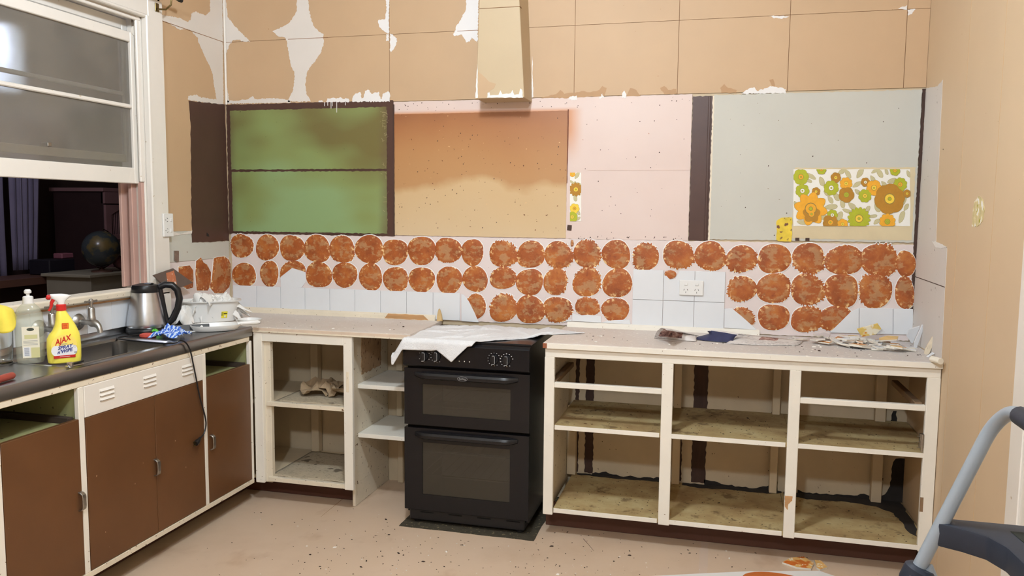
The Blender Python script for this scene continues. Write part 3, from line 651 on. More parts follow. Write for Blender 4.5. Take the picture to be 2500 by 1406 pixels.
# beads along the wall
struct(MB().prism([(-.0005, .897), (-.02, .897), (-.017, .915), (-.008, .926), (-.0005, .928)], 'x', XW+.012, 1.215).build('trim_3', creamd))
MB().prism(rough([(.93, .9), (1.18, .898), (1.15, .924), (.95, .925)], .02, .002, 3), 'y', -.0205, -.018).build('bare_patch', bare_wood, bpy.data.objects['trim_3'])
struct(MB().prism([(-.0005, .897), (-.02, .897), (-.018, .912), (-.008, .921), (-.0005, .922)], 'x', 1.925, 2.86).build('trim_4', cream))
spl = MB().prism([(1.232, .898), (1.262, .898), (1.258, .93), (1.25, .955), (1.244, .966), (1.238, .95), (1.233, .925)], 'y', -.038, -.024).build('wood_splinter', mat('splintered_timber', (206, 176, 126), .7, .2, 40), None, bevel=.002)
tag(spl, 'broken splinter of pale timber standing at the wall behind the towel', 'splinter')

# ------------------------------------------------------------------ corner cabinet left of the cooker, with open nook
cc = thing('corner_cabinet', 'cream doorless cabinet with two-tier opening and open nook left of cooker', 'cabinet', (.75, -.25, 0))
ym = -.5
part(cc, 'stile', .434, .482, ym, ym+.022, .105, .871, cream)
part(cc, 'stile', .482, .517, ym+.018, ym+.045, .105, .825, creamd)
part(cc, 'stile', .921, .967, ym, ym+.022, .112, .871, cream)
part(cc, 'top_rail', .482, .921, ym, ym+.02, .826, .872, cream)
for nm, z0, z1 in (('shelf', .502, .521), ('bottom_board', .116, .136)):
    part(cc, nm, .03, .924, ym+.03, -.012, z0, z1, cream_in, .001); part(cc, nm+'_lipping', .50, .921, ym+.004, ym+.03, z0-.001, z1+.001, creamd, .001)
part(cc, 'kickboard', .279, .925, -.345, -.33, .001, .114, kick_m)
part(cc, 'side_panel', .925, .940, -.478, -.006, .112, .871, creamd, .001)
part(cc, 'side_panel_foot', .925, .940, -.42, -.006, .001, .112, creamd, .001)
part(cc, 'rear_post', .50, .545, -.05, -.008, .137, .50, cream_in); part(cc, 'rear_post', .50, .545, -.05, -.008, .523, .871, cream_in)
part(cc, 'shelf_edge_tear', .935, .95, ym-.001, ym+.003, .60, .70, creamd, .001)
for z in (.615, .366):
    part(cc, 'nook_shelf', .941, 1.246, -.385, -.01, z-.021, z, cream, .0015)
part(cc, 'nook_post', 1.0, 1.035, -.035, -.008, .62, .871, cream_in); part(cc, 'nook_post', 1.0, 1.03, -.03, -.008, .37, .59, cream_in); part(cc, 'nook_post', 1.005, 1.035, -.03, -.008, .001, .34, cream_in)
MB().prism(rough([(-.34, .655), (-.1, .66), (-.1, .865), (-.34, .865)], .02, .006, 8), 'x', .9395, .9418).build('adhesive_residue', mat('brown_fibre_residue', (176, 146, 112), .9, .12, 20, [((120, 88, 64), 70, .60, .05, (1, 1, .5)), ((70, 52, 42), 70, .68, .03, (1, 1, .4))]), cc)

# ------------------------------------------------------------------ sink cabinet along the left wall
sk = thing('sink_cabinet', 'long cabinet with brown doors and louvred white panel under the steel sink', 'cabinet', (.2, -1.3, 0))
XF = .431
def lpart(name, y0, y1, z0, z1, m, x0=None, x1=None, b=.002, par=None):
    return MB().box(XF-.02 if x0 is None else x0, XF if x1 is None else x1, y0, y1, z0, z1).build(name, m, par or sk, bevel=b)
for y0, y1 in ((-2.32, -2.29), (-1.985, -1.957), (-1.626, -1.600), (-.901, -.878), (-.527, -.508)):
    lpart('stile', y0, y1, .128, .828, cream)
lpart('top_rail', -2.29, -.527, .828, .851, creamd)
lpart('bottom_rail', -2.32, -.508, .105, .128, creamd)
lpart('kickboard', -2.32, -.33, .001, .112, kick_m, .262, .278)
lpart('inside_back', -2.32, -.50, .13, .85, green_in, .03, .036, .0005)
lpart('inside_bottom', -2.32, -.51, .113, .128, green_in, .04, .40, .0005)
for y in (-1.62, -.9, -.516, -1.975): lpart('partition', y, y+.012, .13, .85, green_in, .04, .405, .0005)
for y0, y1 in ((-1.955, -1.628), (-.876, -.529)):
    lpart('drawer_divider', y0, y1, .692, .700, green_in, .05, .40, .0005)
    lpart('drawer_runner', y1-.03, y1-.004, .70, .722, mat('dark_runner', (60, 48, 40), .8, .1, 20), .05, .41, .001)
vp = lpart('vent_panel', -1.599, -.902, .711, .8275, white_pt, XF-.016, XF+.002)
for yc in (-1.488, -1.251, -1.01):
    for k in range(3):
        z = .796-k*.017
        lv = MB()
        a, b = yc-.038, yc+.038
        lv.add([(XF+.0015, a, z+.006), (XF+.0015, b, z+.006), (XF+.0085, a+.004, z-.004), (XF+.0085, b-.004, z-.004), (XF+.0015, a, z-.004), (XF+.0015, b, z-.004)], [(0,1,3,2), (2,3,5,4), (0,2,4), (1,5,3), (0,4,5,1)])
        lv.build('louvre', white_pt, vp)
        MB().box(XF+.0012, XF+.0026, a+.003, b-.003, z-.0068, z-.0038).build('slot', blackp, vp)
def pull(par, y, z):
    hp = MB(); n = 12; prof = [(XF+.001, z+.036), (XF+.012, z+.034), (XF+.021, z+.027), (XF+.023, z+.015), (XF+.023, z-.015), (XF+.021, z-.027), (XF+.012, z-.034), (XF+.001, z-.036)]
    out = [(a, b) for a, b in prof]+[(max(XF, a-.0045), XF*0+b*1.0-(.0035 if b > z else -.0035)) for a, b in prof[::-1]]
    hp.prism([(a, b) for a, b in out], 'y', y-.009, y+.009)
    return hp.build('handle', old_chrome, par, bevel=.0012)
for y0, y1, z1, hy in ((-1.955, -1.628, .713, -1.640), (-1.5975, -1.227, .709, -1.236), (-1.2245, -.9035, .709, None), (-.876, -.529, .714, -.858), (-2.287, -1.987, .713, None)):
    dr = lpart('door', y0, y1, .131, z1, door_m, XF-.018, XF+.001, .0015)
    if hy: pull(dr, hy, .412)

# ------------------------------------------------------------------ stainless sink bench
sb = thing('sink_bench', 'stainless steel sink bench with bowl and drainer along the left wall', 'sink', (.2, -1.3, .87))
def rrect(x0, x1, y0, y1, r, n=6):
    out = []
    for cx, cy, a0 in ((x1-r, y1-r, 0), (x0+r, y1-r, 90), (x0+r, y0+r, 180), (x1-r, y0+r, 270)):
        for k in range(n+1): a = math.radians(a0+90*k/n); out.append((cx+r*math.cos(a), cy+r*math.sin(a)))
    return out
hole = rrect(.075, .372, -1.60, -1.005, .05)
def plate(outer, hole, z0, z1, name, m, par):
    bm = bmesh.new()
    def loop(p, z):
        vs = [bm.verts.new((x, y, z)) for x, y in p]; return vs, [bm.edges.new((vs[i], vs[(i+1) % len(vs)])) for i in range(len(vs))]
    vo, eo = loop(outer, z1); vh, eh = loop(hole, z1)
    bmesh.ops.triangle_fill(bm, use_beauty=True, edges=eo+eh)
    vo2 = [bm.verts.new((x, y, z0)) for x, y in outer]
    for i in range(len(vo)): j = (i+1) % len(vo); bm.faces.new((vo[i], vo2[i], vo2[j], vo[j]))
    bmesh.ops.recalc_face_normals(bm, faces=bm.faces)
    me = bpy.data.meshes.new(name); bm.to_mesh(me); bm.free(); me.materials.append(m)
    o = bpy.data.objects.new(name, me); COL.objects.link(o); o.parent = par; o.location = -woff(par); return o
plate([(XW+.002, -2.3), (.428, -2.3), (.428, -.5065), (XW+.002, -.5065)], hole, .89, .8975, 'top', steel_d, sb)
MB().prism([(.4285, .8525), (.434, .8525), (.4355, .89), (.432, .8985), (.425, .9), (.422, .898), (.428, .89)], 'y', -2.3, -.5065).build('nosing', steel_d, sb, smooth=True)
MB().prism([(XW-.004, .8978), (XW+.014, .8978), (XW+.006, .906), (XW+.004, .924), (XW-.004, .925)], 'y', -2.3, -.56).build('upstand', steel_d, sb, smooth=True)
bo = MB(); n = len(hole); vs = []
for (ins, z, rr) in ((0, .8975, .05), (.008, .89, .05), (.012, .77, .05), (.03, .748, .05), (.12, .742, .03)):
    vs += [(x, y, z) for x, y in rrect(.075+ins, .372-ins, -1.60+ins, -1.005-ins, max(.02, rr))]
fs = [(i*n+k, i*n+(k+1) % n, (i+1)*n+(k+1) % n, (i+1)*n+k) for i in range(4) for k in range(n)]+[tuple(4*n+k for k in range(n))]
bo.add(vs, fs).build('bowl', steel_d, sb, smooth=True, fix=False)
MB().lathe([(0, .0), (.02, .0), (.034, .003), (.04, .001)], 20, (.22, -1.3, .743)).build('waste', chrome, sb, smooth=True)
rb = rrect(.062, .385, -1.613, -.992, .06); ri = rrect(.075, .372, -1.60, -1.005, .05); n = len(rb)
MB().add([(x, y, .8978) for x, y in rb]+[(x, y, .9005) for x, y in rrect(.068, .379, -1.607, -.998, .055)]+[(x, y, .8976) for x, y in ri], [(i*n+k, i*n+(k+1) % n, (i+1)*n+(k+1) % n, (i+1)*n+k) for i in range(2) for k in range(n)]).build('bowl_rim', steel_d, sb, smooth=True)

# ------------------------------------------------------------------ black double oven cooker
ck = thing('cooker', 'black freestanding double oven cooker between the two benches', 'cooker', (1.5555, -.27, 0))
OX0, OX1, OY = 1.2555, 1.8555, -.5487
bd = MB(); bd.box(OX0+.004, OX0+.03, -.515, -.03, .05, .868).box(OX1-.03, OX1-.004, -.515, -.03, .05, .868).box(OX0+.03, OX1-.03, -.06, -.03, .05, .868).box(OX0+.03, OX1-.03, -.515, -.06, .05, .09).box(OX0+.03, OX1-.03, -.515, -.06, .455, .49).box(OX0+.03, OX1-.03, -.515, -.06, .745, .868)
bd.build('body', blackm, ck, fix=False)
oven_in = mat('oven_grey_enamel', (150, 146, 138), .4, .1, 10)
for z0, z1 in ((.09, .455), (.49, .745)):
    MB().box(OX0+.031, OX1-.031, -.10, -.095, z0, z1).build('oven_lining', oven_in, ck)
part(ck, 'hob', OX0, OX1, -.53, -.03, .868, .882, blackm, .004)
cpn = MB().prism([(-.505, .757), (-.549, .757), (-.556, .765), (-.552, .86), (-.54, .872), (-.505, .874)], 'x', OX0-.004, OX1-.001).build('control_panel', blackm, ck, bevel=.002)
white_pr = mat('white_print', (205, 205, 205), .5, 0)
for i, (u, v) in enumerate(((1035.6, 869.5), (1066, 869.5), (1206, 877.5), (1236.6, 879.5))):
    q = at(u, v, 'y', -.556); kx, kz = q.x, q.z
    kb = MB().lathe([(.0, 0), (.021, 0), (.021, .004), (.0185, .008), (.0, .008)], 24).xform(Matrix.Translation((kx, -.5535, kz)) @ Matrix.Rotation(math.pi/2, 4, 'X')).build('knob', blackp, cpn, smooth=True)
    MB().box(kx-.008, kx+.008, -.577, -.559, kz-.023, kz+.023).build('grip', blackp, kb, bevel=.005, seg=2, smooth=True)
    ln = MB().tube([(kx-.004, -.5772, kz+.019), (kx+.006, -.5772, kz+.019), (kx+.0085, -.577, kz+.015), (kx+.0085, -.577, kz-.015), (kx+.006, -.5772, kz-.019), (kx-.006, -.5772, kz-.02)], .0008, 6)
    ln.build('outline', white_pr, kb)
    tk = MB()
    for k in range(12):
        a = math.radians(-60-k*26 if i in (1, 2, 3) else 90+k*60); r = .029 if i else .027
        if i == 0 and k > 5: break
        x, z, h = kx+r*math.cos(a), kz+r*math.sin(a), .0016 if i != 3 else .0024
        yy = -.5525-.004*max(0, min(1, (.86-z)/.095))-.0004
        tk.box(x-h, x+h, yy, yy+.0012, z-h*.6, z+h*.6)
    tko = tk.build('tick_marks', white_pr, cpn); tko['kind'] = 'stuff'
for u, v in ((1121, 882), (1133.5, 882.5), (1146, 883.5)):
    q = at(u, v, 'y', -.556); MB().lathe([(0, 0), (.0028, 0), (.0022, .0015), (0, .002)], 12).xform(Matrix.Translation((q.x, -.5545, q.z)) @ Matrix.Rotation(math.pi/2, 4, 'X')).build('indicator_lamp', mat('indicator_white', (235, 230, 215), .4, 0) if 'indicator_white' not in MATS else MATS['indicator_white'], cpn)
og = NT('oven_door_glass'); og.col(lin((66, 62, 54))).p(rough=.16, spec=.6)  # grey-brown base colour stands in for the room reflected in the pane
_o = og.t.nodes['Material Output']; _t = og.t.nodes.new('ShaderNodeBsdfTransparent'); _m = og.t.nodes.new('ShaderNodeMixShader'); _m.inputs[0].default_value = .62
og.L(_t.outputs[0], _m.inputs[1]); og.L(og.b.outputs[0], _m.inputs[2]); og.L(_m.outputs[0], _o.inputs['Surface']); og = og.m
def oven_door(z0, z1, w0, w1, hz, name):
    d = MB(); xa, xb = at(1031, 1000, 'y', OY).x, at(1246, 1000, 'y', OY).x
    y0, y1 = OY, OY+.03
    d.box(OX0, xa, y0, y1, z0, z1).box(xb, OX1, y0, y1, z0, z1).box(xa, xb, y0, y1, z0, w0).box(xa, xb, y0, y1, w1, z1)
    d = d.build(name, blackm, ck, fix=False)
    MB().box(xa-.002, xb+.002, OY+.004, OY+.008, w0-.002, w1+.002).build('window', og, d)
    ha, hb = OX0+.052, OX1-.052; h = MB(); N = 18; pts = []
    pr = [(0, 0), (-.030, -.002), (-.036, -.012), (-.033, -.026), (-.018, -.033), (0, -.034)]
    vs = []
    for i in range(N+1):
        t = i/N; x = ha+(hb-ha)*t; e = min(1, min(t, 1-t)/.12); e = math.sin(e*math.pi/2)
        for (yy, zz) in pr: vs.append((x, OY+.002+yy*(.15+.85*e), hz+zz*(.55+.45*e)-(1-e)*.004))
    m = len(pr); fs = [(i*m+k, i*m+(k+1) % m, (i+1)*m+(k+1) % m, (i+1)*m+k) for i in range(N) for k in range(m)]+[tuple(range(m)), tuple(N*m+k for k in range(m))]
    h.add(vs, fs).build('handle', blackp, d, smooth=True)
    return d, xa, xb
d1, xa, xb = oven_door(.481, .748, at(1031, 1011, 'y', OY).z, at(1031, 937, 'y', OY).z, .735, 'upper_door')
d2, _, _ = oven_door(.072, .466, at(1030, 1206, 'y', OY).z, at(1030, 1079, 'y', OY).z, .452, 'lower_door')
chromeb = chrome
for z, lst in ((at(1040, 990, 'y', -.5).z, 11), (at(1050, 1102, 'y', -.5).z, 11), (at(1050, 1160, 'y', -.5).z, 11)):
    rk = MB(); rk.tube([(xa-.03, -.505, z), (xb+.03, -.505, z)], .0028, 8); rk.tube([(xa-.03, -.12, z), (xb+.03, -.12, z)], .0028, 8)
    for k in range(lst): x = xa-.02+(xb-xa+.04)*k/(lst-1); rk.tube([(x, -.51, z+.004), (x, -.12, z+.004)], .0016, 6)
    rk.build('oven_rack', chrome, ck)
pl = part(ck, 'plinth', OX0+.02, OX1-.02, OY+.012, -.10, .018, .07, blackp, .004)
for k in range(4): x = OX0+.075+k*.14; MB().box(x, x+.065, OY+.0105, OY+.014, .056, .061).build('vent_slot', mat('slot_black', (4, 4, 5), .9, 0) if 'slot_black' not in MATS else MATS['slot_black'], pl)
for x in (OX0+.05, OX1-.05):
    for y in (OY+.05, -.08): MB().lathe([(0, .0005), (.02, .0005), (.02, .02), (0, .02)], 16, (x, y, 0)).build('foot', blackp, ck)
q = at(1129, 928, 'y', OY-.033); lg = MB()
def ring(mb, cx, cz, rx, rz, w, y, n=36):
    vs = [(cx+(rx+s*w)*math.cos(2*math.pi*k/n), y, cz+(rz+s*w)*math.sin(2*math.pi*k/n)) for s in (0, 1) for k in range(n)]
    mb.add(vs, [(k, (k+1) % n, n+(k+1) % n, n+k) for k in range(n)])
lx, lz = q.x, .7185; ly = OY-.0348
ring(lg, lx, lz, .0225, .0095, .0013, ly); text_mb(lg, 'belling', .0125, lambda a, b: (lx+a, ly, lz+b), .0001)
lg.build('logo', mat('silver_print', (150, 150, 152), .4, 0), d1, fix=False)
# dark cut-out in the lino under the cooker
MB().prism(rough([(1.243, -.592), (1.893, -.592), (1.893, -.385), (1.905, -.01), (1.243, -.01)], .03, .002, 4), 'z', .0002, .0014).build('lino_cutout', mat('bare_dark_floor', (62, 56, 44), .85, .3, 30, [((120, 110, 80), 60, .62, .06)]), fl)
# ------------------------------------------------------------------ power outlets
def outlet(name, label, M, parent_wall=None):
    t = thing(name, label, 'power outlet', M @ Vector((0, 0, 0)))
    def bx(nm, a, b, c, d, e, f, m, bv=.001):
        mb = MB().box(a, b, c, d, e, f); mb.xform(M); return mb.build(nm, m, t, bevel=bv)
    bx('face_plate', -.0575, .0575, -.010, 0, -.037, .037, wplast, .003)
    for sx in (-1, 1):
        bx('rocker_switch', sx*.026-.0085, sx*.026+.0085, -.014, -.009, .011, .023, wplast, .002)
        for dx, dz, a in ((-.008, -.009, .5), (.008, -.009, -.5), (0, -.022, 0)):
            mb = MB().box(-.001, .001, -.0108, -.009, -.004, .004); mb.xform(M @ Matrix.Translation((sx*.026+dx, 0, dz)) @ Matrix.Rotation(a, 4, 'Y')); mb.build('pin_slot', blackp, t)
    return t
outlet('power_outlet', 'white double power outlet on white tiles above the newspaper', Matrix.Translation((2.5345, -.0067, 1.114)))
outlet('power_outlet', 'white double power outlet turned upright on the window casing', Matrix.Translation((.0045, -.558, 1.393)) @ Matrix.Rotation(math.pi/2, 4, 'Z') @ Matrix.Rotation(math.pi/2, 4, 'Y'))

# ------------------------------------------------------------------ curtain rod bracket at the window head
cb = thing('curtain_bracket', 'small brass curtain bracket with rod end at top of window casing', 'bracket', (.01, -.56, 2.47))
brass = mat('dull_brass', (120, 105, 70), .4, .2, 40, metal=1)
b0 = at(385, 22, 'x', .012)
bx_ = MB(); bx_.box(.0045, .009, b0.y-.012, b0.y+.016, b0.z-.012, b0.z+.028); bx_.build('back_plate', brass, cb, bevel=.002)
MB().tube([(.006, b0.y, b0.z), (.05, b0.y+.01, b0.z-.002), (.075, b0.y+.015, b0.z+.02), (.078, b0.y+.015, b0.z+.05)], .0045, 8).build('arm', brass, cb, smooth=True)
MB().tube([(.078, -1.98, b0.z+.058), (.078, b0.y+.075, b0.z+.058)], .008, 10).build('rod', mat('dark_green_rod', (60, 64, 44), .5, 0), cb, smooth=True)
MB().tube([(.078, b0.y+.072, b0.z+.058), (.078, b0.y+.09, b0.z+.058)], .011, 10).build('rod_end', blackp, cb, smooth=True)

# ------------------------------------------------------------------ taps
def tap(label, y):
    t = thing('bib_tap', label, 'tap', (XW, y, .985)); z = .985; x = XW+.0065
    MB().lathe([(0, .0), (.034, 0), (.036, .004), (.03, .012), (.02, .018), (.014, .02), (0, .02)], 28).xform(Matrix.Translation((x, y, z)) @ Matrix.Rotation(math.pi/2, 4, 'Y')).build('flange', old_chrome, t, smooth=True)
    mb = MB(); mb.tube([(x+.015, y, z), (x+.055, y, z), (x+.075, y, z), (x+.092, y, z-.004), (x+.106, y, z-.014), (x+.112, y, z-.03), (x+.113, y, z-.042)], [.0115, .0115, .019, .016, .0125, .011, .0125], 16)
    mb.build('spout', old_chrome, t, smooth=True)
    MB().lathe([(.0, 0), (.0165, 0), (.0165, .012), (.0155, .014), (.0145, .046), (.012, .052), (.006, .055), (.006, .075), (0, .075)], 20, (x+.072, y, z+.012)).build('bonnet', old_chrome, t, smooth=True)
    hb = MB(); zt = z+.092; hb.tube([(x+.072, y-.033, zt), (x+.072, y-.02, zt), (x+.072, y, zt), (x+.072, y+.02, zt), (x+.072, y+.033, zt)], [.005, .0035, .007, .0035, .005], 12)
    hb.lathe([(0, -.01), (.009, -.008), (.010, 0), (.008, .009), (0, .011)], 16, (x+.072, y, zt)); hb.build('tee_handle', old_chrome, t, smooth=True)
tap('old chrome bib tap with tee handle on tiles between spray bottle and kettle', -1.135)
tap('old chrome bib tap half hidden behind the yellow spray bottle', -1.345)

# ------------------------------------------------------------------ kettle
kx, ky, kz = .075, -.815, .8985
kt = thing('kettle', 'stainless steel electric kettle with black lid and handle by the window', 'kettle', (kx, ky, kz))
MB().lathe([(0, 0), (.088, 0), (.09, .006), (.09, .018), (.086, .024), (0, .024)], 40, (kx, ky, kz)).build('power_base', blackp, kt, smooth=True)
MB().lathe([(.083, .025), (.0855, .03), (.0845, .045), (.079, .085), (.0695, .14), (.062, .178), (.060, .19)], 48, (kx, ky, kz), caps=False).build('steel_body', steel, kt, smooth=True)
MB().lathe([(.0605, .188), (.0615, .19), (.060, .212), (.056, .222), (.03, .228), (.028, .226), (0, .226)], 40, (kx, ky, kz)).build('lid', blackp, kt, smooth=True)
MB().box(-.02, .02, -.011, .011, 0, .006).xform(Matrix.Translation((kx+.02, ky, kz+.226))).build('lid_button', blackp, kt, bevel=.003)
hd = Vector((.83, .55, 0)); hp = []
for d, z in ((.052, .208), (.085, .222), (.115, .218), (.138, .195), (.146, .155), (.138, .11), (.115, .06), (.092, .035)): hp.append(Vector((kx, ky, kz+z))+hd*d)
MB().tube(hp, [.014, .016, .016, .0165, .016, .0155, .016, .013], 12).build('handle', blackp, kt, smooth=True)
inn = [Vector((kx, ky, kz+z))+hd*d for d, z in ((.062, .2), (.07, .16), (.077, .11), (.085, .06), (.092, .035))]
MB().tube(inn, [.012, .011, .011, .012, .012], 10).build('handle_mount', blackp, kt, smooth=True)
# cord: from the base over the bench edge, hanging with its plug
c = [Vector((kx+.05, ky-.075, .903)), at(285, 825, 'z', .903), at(340, 833, 'z', .903), at(395, 838, 'z', .903), at(425, 838, 'x', .425), at(440, 831, 'x', .44), at(455, 838, 'x', .446), at(465, 858, 'x', .447), at(472, 890, 'x', .447), at(480, 930, 'x', .445), at(488, 970, 'x', .444), at(499, 1010, 'x', .444), at(503, 1035, 'x', .444), at(498, 1058, 'x', .445), at(488, 1070, 'x', .447)]
def smoothpath(P, k=5):
    out = []
    for i in range(len(P)-1):
        p0, p1, p2, p3 = P[max(i-1, 0)], P[i], P[i+1], P[min(i+2, len(P)-1)]
        for j in range(k):
            t = j/k; out.append(.5*((2*p1)+(p2-p0)*t+(2*p0-5*p1+4*p2-p3)*t*t+(3*p1-p0-3*p2+p3)*t**3))
    return out+[P[-1]]
MB().tube(smoothpath(c), .0034, 8).build('power_cord', blackp, kt, smooth=True)
e = at(488, 1070, 'x', .447)
pg = MB().tube([e+Vector((0, .004, .003)), e+Vector((.001, -.008, -.004)), e+Vector((.002, -.022, -.010)), e+Vector((.002, -.034, -.014))], [.005, .008, .0125, .0125], 10).build('plug', blackp, kt, smooth=True)
for dz in (-.006, .003, .008): MB().box(-.0008, .0008, -.014, 0, -.003, .003).xform(Matrix.Translation(e+Vector((.002, -.034, -.014+dz)))).build('plug_pin', brass, pg)

# ------------------------------------------------------------------ bottles by the sink
FACE = math.atan2(-2.45, 2.36)           # towards the camera
def place_mat(x, y, rz, z=.8985): return Matrix.Translation((x, y, z)) @ Matrix.Rotation(rz, 4, 'Z')
# local frame: front faces -y
sx_, sy_, srz = .292, -1.535, math.radians(52)
sp = thing('spray_bottle', 'yellow trigger spray bottle with red collar and white printed label beside sink', 'spray bottle', (sx_, sy_, .8985))
M = place_mat(sx_, sy_, srz)
yel = mat('yellow_plastic', (242, 228, 92), .32, .02, 8)
def loft(prof, n=28, ex=2.6, cx=lambda z: 0):
    vs = []
    for (z, hw, hd_, ox) in prof:
        for k in range(n):
            a = 2*math.pi*k/n; c_, s_ = math.cos(a), math.sin(a); q = (abs(c_)**ex+abs(s_)**ex)**(-1/ex)
            vs.append((ox+hw*q*c_, hd_*q*s_, z))
    m = len(prof); fs = [(i*n+k, i*n+(k+1) % n, (i+1)*n+(k+1) % n, (i+1)*n+k) for i in range(m-1) for k in range(n)]+[tuple(range(n-1, -1, -1)), tuple((m-1)*n+k for k in range(n))]
    return vs, fs
mb = MB(); mb.add(*loft([(0, .05, .026, 0), (.003, .054, .029, 0), (.02, .056, .031, 0), (.06, .057, .031, 0), (.092, .0555, .03, .0), (.108, .050, .029, .003), (.122, .042, .027, .006), (.14, .0345, .0245, .006), (.165, .026, .021, .002), (.185, .019, .0175, -.003), (.196, .0145, .0145, -.004)]))
mb.xform(M).build('bottle', yel, sp, smooth=True)
lab = [mat('label_white', (232, 232, 236), .4, .02, 10), mat('label_yellow', (246, 222, 110), .4, .02, 10), redp, mat('label_blue', (52, 62, 130), .4, 0), mat('label_grey', (150, 150, 150), .4, 0), mat('label_orange', (236, 140, 40), .4, 0)]
mb = MB(); yl = -.0318
def ell(cx, cz, rx, rz, y, n=30, zc=None):
    pts = [(cx+rx*math.cos(2*math.pi*k/n), cz+rz*math.sin(2*math.pi*k/n)) for k in range(n)]
    if zc: pts = [(a, min(max(b, zc[0]), zc[1])) for a, b in pts]
    mb.add([(a, y, b) for a, b in pts], [tuple(range(n))[::-1]])
def quad(x0, x1, z0, z1, y): mb.add([(x0, y, z0), (x1, y, z0), (x1, y, z1), (x0, y, z1)], [(0, 1, 2, 3)])
mb.mat(1); ell(-.004, .066, .043, .042, yl-.0002, 32, (.03, .12))
mb.mat(0); ell(-.004, .05, .043, .03, yl-.0004, 32, (.03, .068))
mb.mat(2); quad(-.04, .032, .021, .031, yl-.0006); mb.mat(0); quad(-.02, .014, .0253, .0268, yl-.0009)
mb.mat(2); text_mb(mb, 'AJAX', .027, lambda a, b: (a*.82-.007+b*.1, yl-.001, .088+b*1.15+a*.28), .0007)
mb.mat(4); quad(-.014, .006, .072, .0745, yl-.0009)
mb.mat(3); text_mb(mb, 'SPRAY', .0165, lambda a, b: (a-.002, yl-.001, .0615+b*1.05+a*.16), .0006, .25); text_mb(mb, "n'WIPE", .0165, lambda a, b: (a-.003, yl-.001, .0465+b*1.05+a*.16), .0006, .25)
mb.mat(4); quad(.028, .037, .037, .042, yl-.0008); ring(mb, .031, .062, .0035, .0035, .0012, yl-.0008)
mb.mat(2); quad(-.008, .014, .128, .15, -.0262); mb.mat(5); quad(-.006, .012, .130, .148, -.0265); mb.mat(2)
for q_ in range(4): quad(-.004, .010, .132+q_*.004, .134+q_*.004, -.0268)
mb.xform(M).build('front_label', lab, sp, fix=False)
MB().lathe([(.0, .196), (.0175, .196), (.0175, .216), (.014, .219), (0, .219)], 24, (-.004, 0, 0)).xform(M).build('collar', redp, sp, smooth=True)
hdm = MB(); hdm.add(*loft([(.218, .012, .010, -.004), (.226, .013, .0105, -.004), (.234, .019, .011, -.006), (.242, .030, .0115, -.006), (.249, .036, .0115, -.004), (.255, .030, .010, -.012), (.258, .018, .007, -.018)], 20)); hdm.xform(M).build('trigger_head', wplast, sp, smooth=True)
MB().tube([(-.038, 0, .247), (-.047, 0, .247), (-.051, 0, .248)], [.0095, .0095, .007], 12).xform(M).build('nozzle', redp, sp, smooth=True)
MB().tube([(-.028, 0, .238), (-.035, 0, .225), (-.036, 0, .212), (-.044, 0, .196)], [.007, .006, .005, .004], 10).xform(M).build('trigger', redp, sp, smooth=True)

clear = NT('clear_plastic'); clear.col(lin((226, 228, 214))).p(rough=.12, spec=.5)
_o = clear.t.nodes['Material Output']; _t = clear.t.nodes.new('ShaderNodeBsdfTransparent'); _t.inputs[0].default_value = (.93, .94, .9, 1); _m = clear.t.nodes.new('ShaderNodeMixShader'); _m.inputs[0].default_value = .30
clear.L(_t.outputs[0], _m.inputs[1]); clear.L(clear.b.outputs[0], _m.inputs[2]); clear.L(_m.outputs[0], _o.inputs['Surface']); clear = clear.m
glass = NT('clear_glass'); glass.col((.95, .97, .97)).p(rough=.02, trans=1., ior=1.45); glass = glass.m
dx_, dy_ = .178, -1.575; M = place_mat(dx_, dy_, math.radians(36))
db = thing('detergent_bottle', 'clear dish detergent bottle with white cap left of the yellow spray bottle', 'bottle', (dx_, dy_, .8985))
mb = MB(); mb.add(*loft([(0, .04, .026, 0), (.004, .044, .029, 0), (.02, .046, .03, 0), (.09, .0475, .031, 0), (.15, .0475, .031, 0), (.18, .045, .03, 0), (.2, .038, .026, 0), (.215, .027, .021, 0), (.222, .018, .0165, 0)], 32, 2.4)); mb.xform(M).build('bottle', clear, db, smooth=True)
mb = MB(); mb.add(*loft([(.222, .0185, .0175, 0), (.246, .0175, .0165, 0), (.249, .014, .013, 0), (.25, .006, .006, 0), (.258, .006, .006, 0), (.26, .012, .012, 0), (.268, .0125, .0125, 0), (.274, .008, .008, 0)], 24, 2)); mb.xform(M).build('push_pull_cap', wplast, db, smooth=True)
mb = MB(); yl = -.0316; mb.mat(0); quad(-.02, .036, .022, .138, yl); mb.mat(1); quad(.008, .036, .022, .06, yl-.0002)
mb.mat(2); quad(-.017, .005, .028, .062, yl-.0004); mb.mat(3)
for q_ in range(9): quad(-.014, .002, .0305+q_*.0034, .0323+q_*.0034, yl-.0006)
mb.mat(4); ell(.008, .128, .012, .006, yl-.0004); mb.mat(1); quad(-.012, .03, .093, .108, yl-.0004); mb.mat(3)
for q_ in range(4): quad(-.016, .03, .070+q_*.005, .0712+q_*.005, yl-.0004)
mb.xform(M).build('back_label', [mat('label_cream', (232, 226, 206), .5, .02, 10), mat('label_olive', (206, 202, 150), .5, 0), lab[0], mat('label_print_grey', (130, 138, 150), .5, 0), mat('label_dark', (60, 66, 56), .5, 0)], db, fix=False)
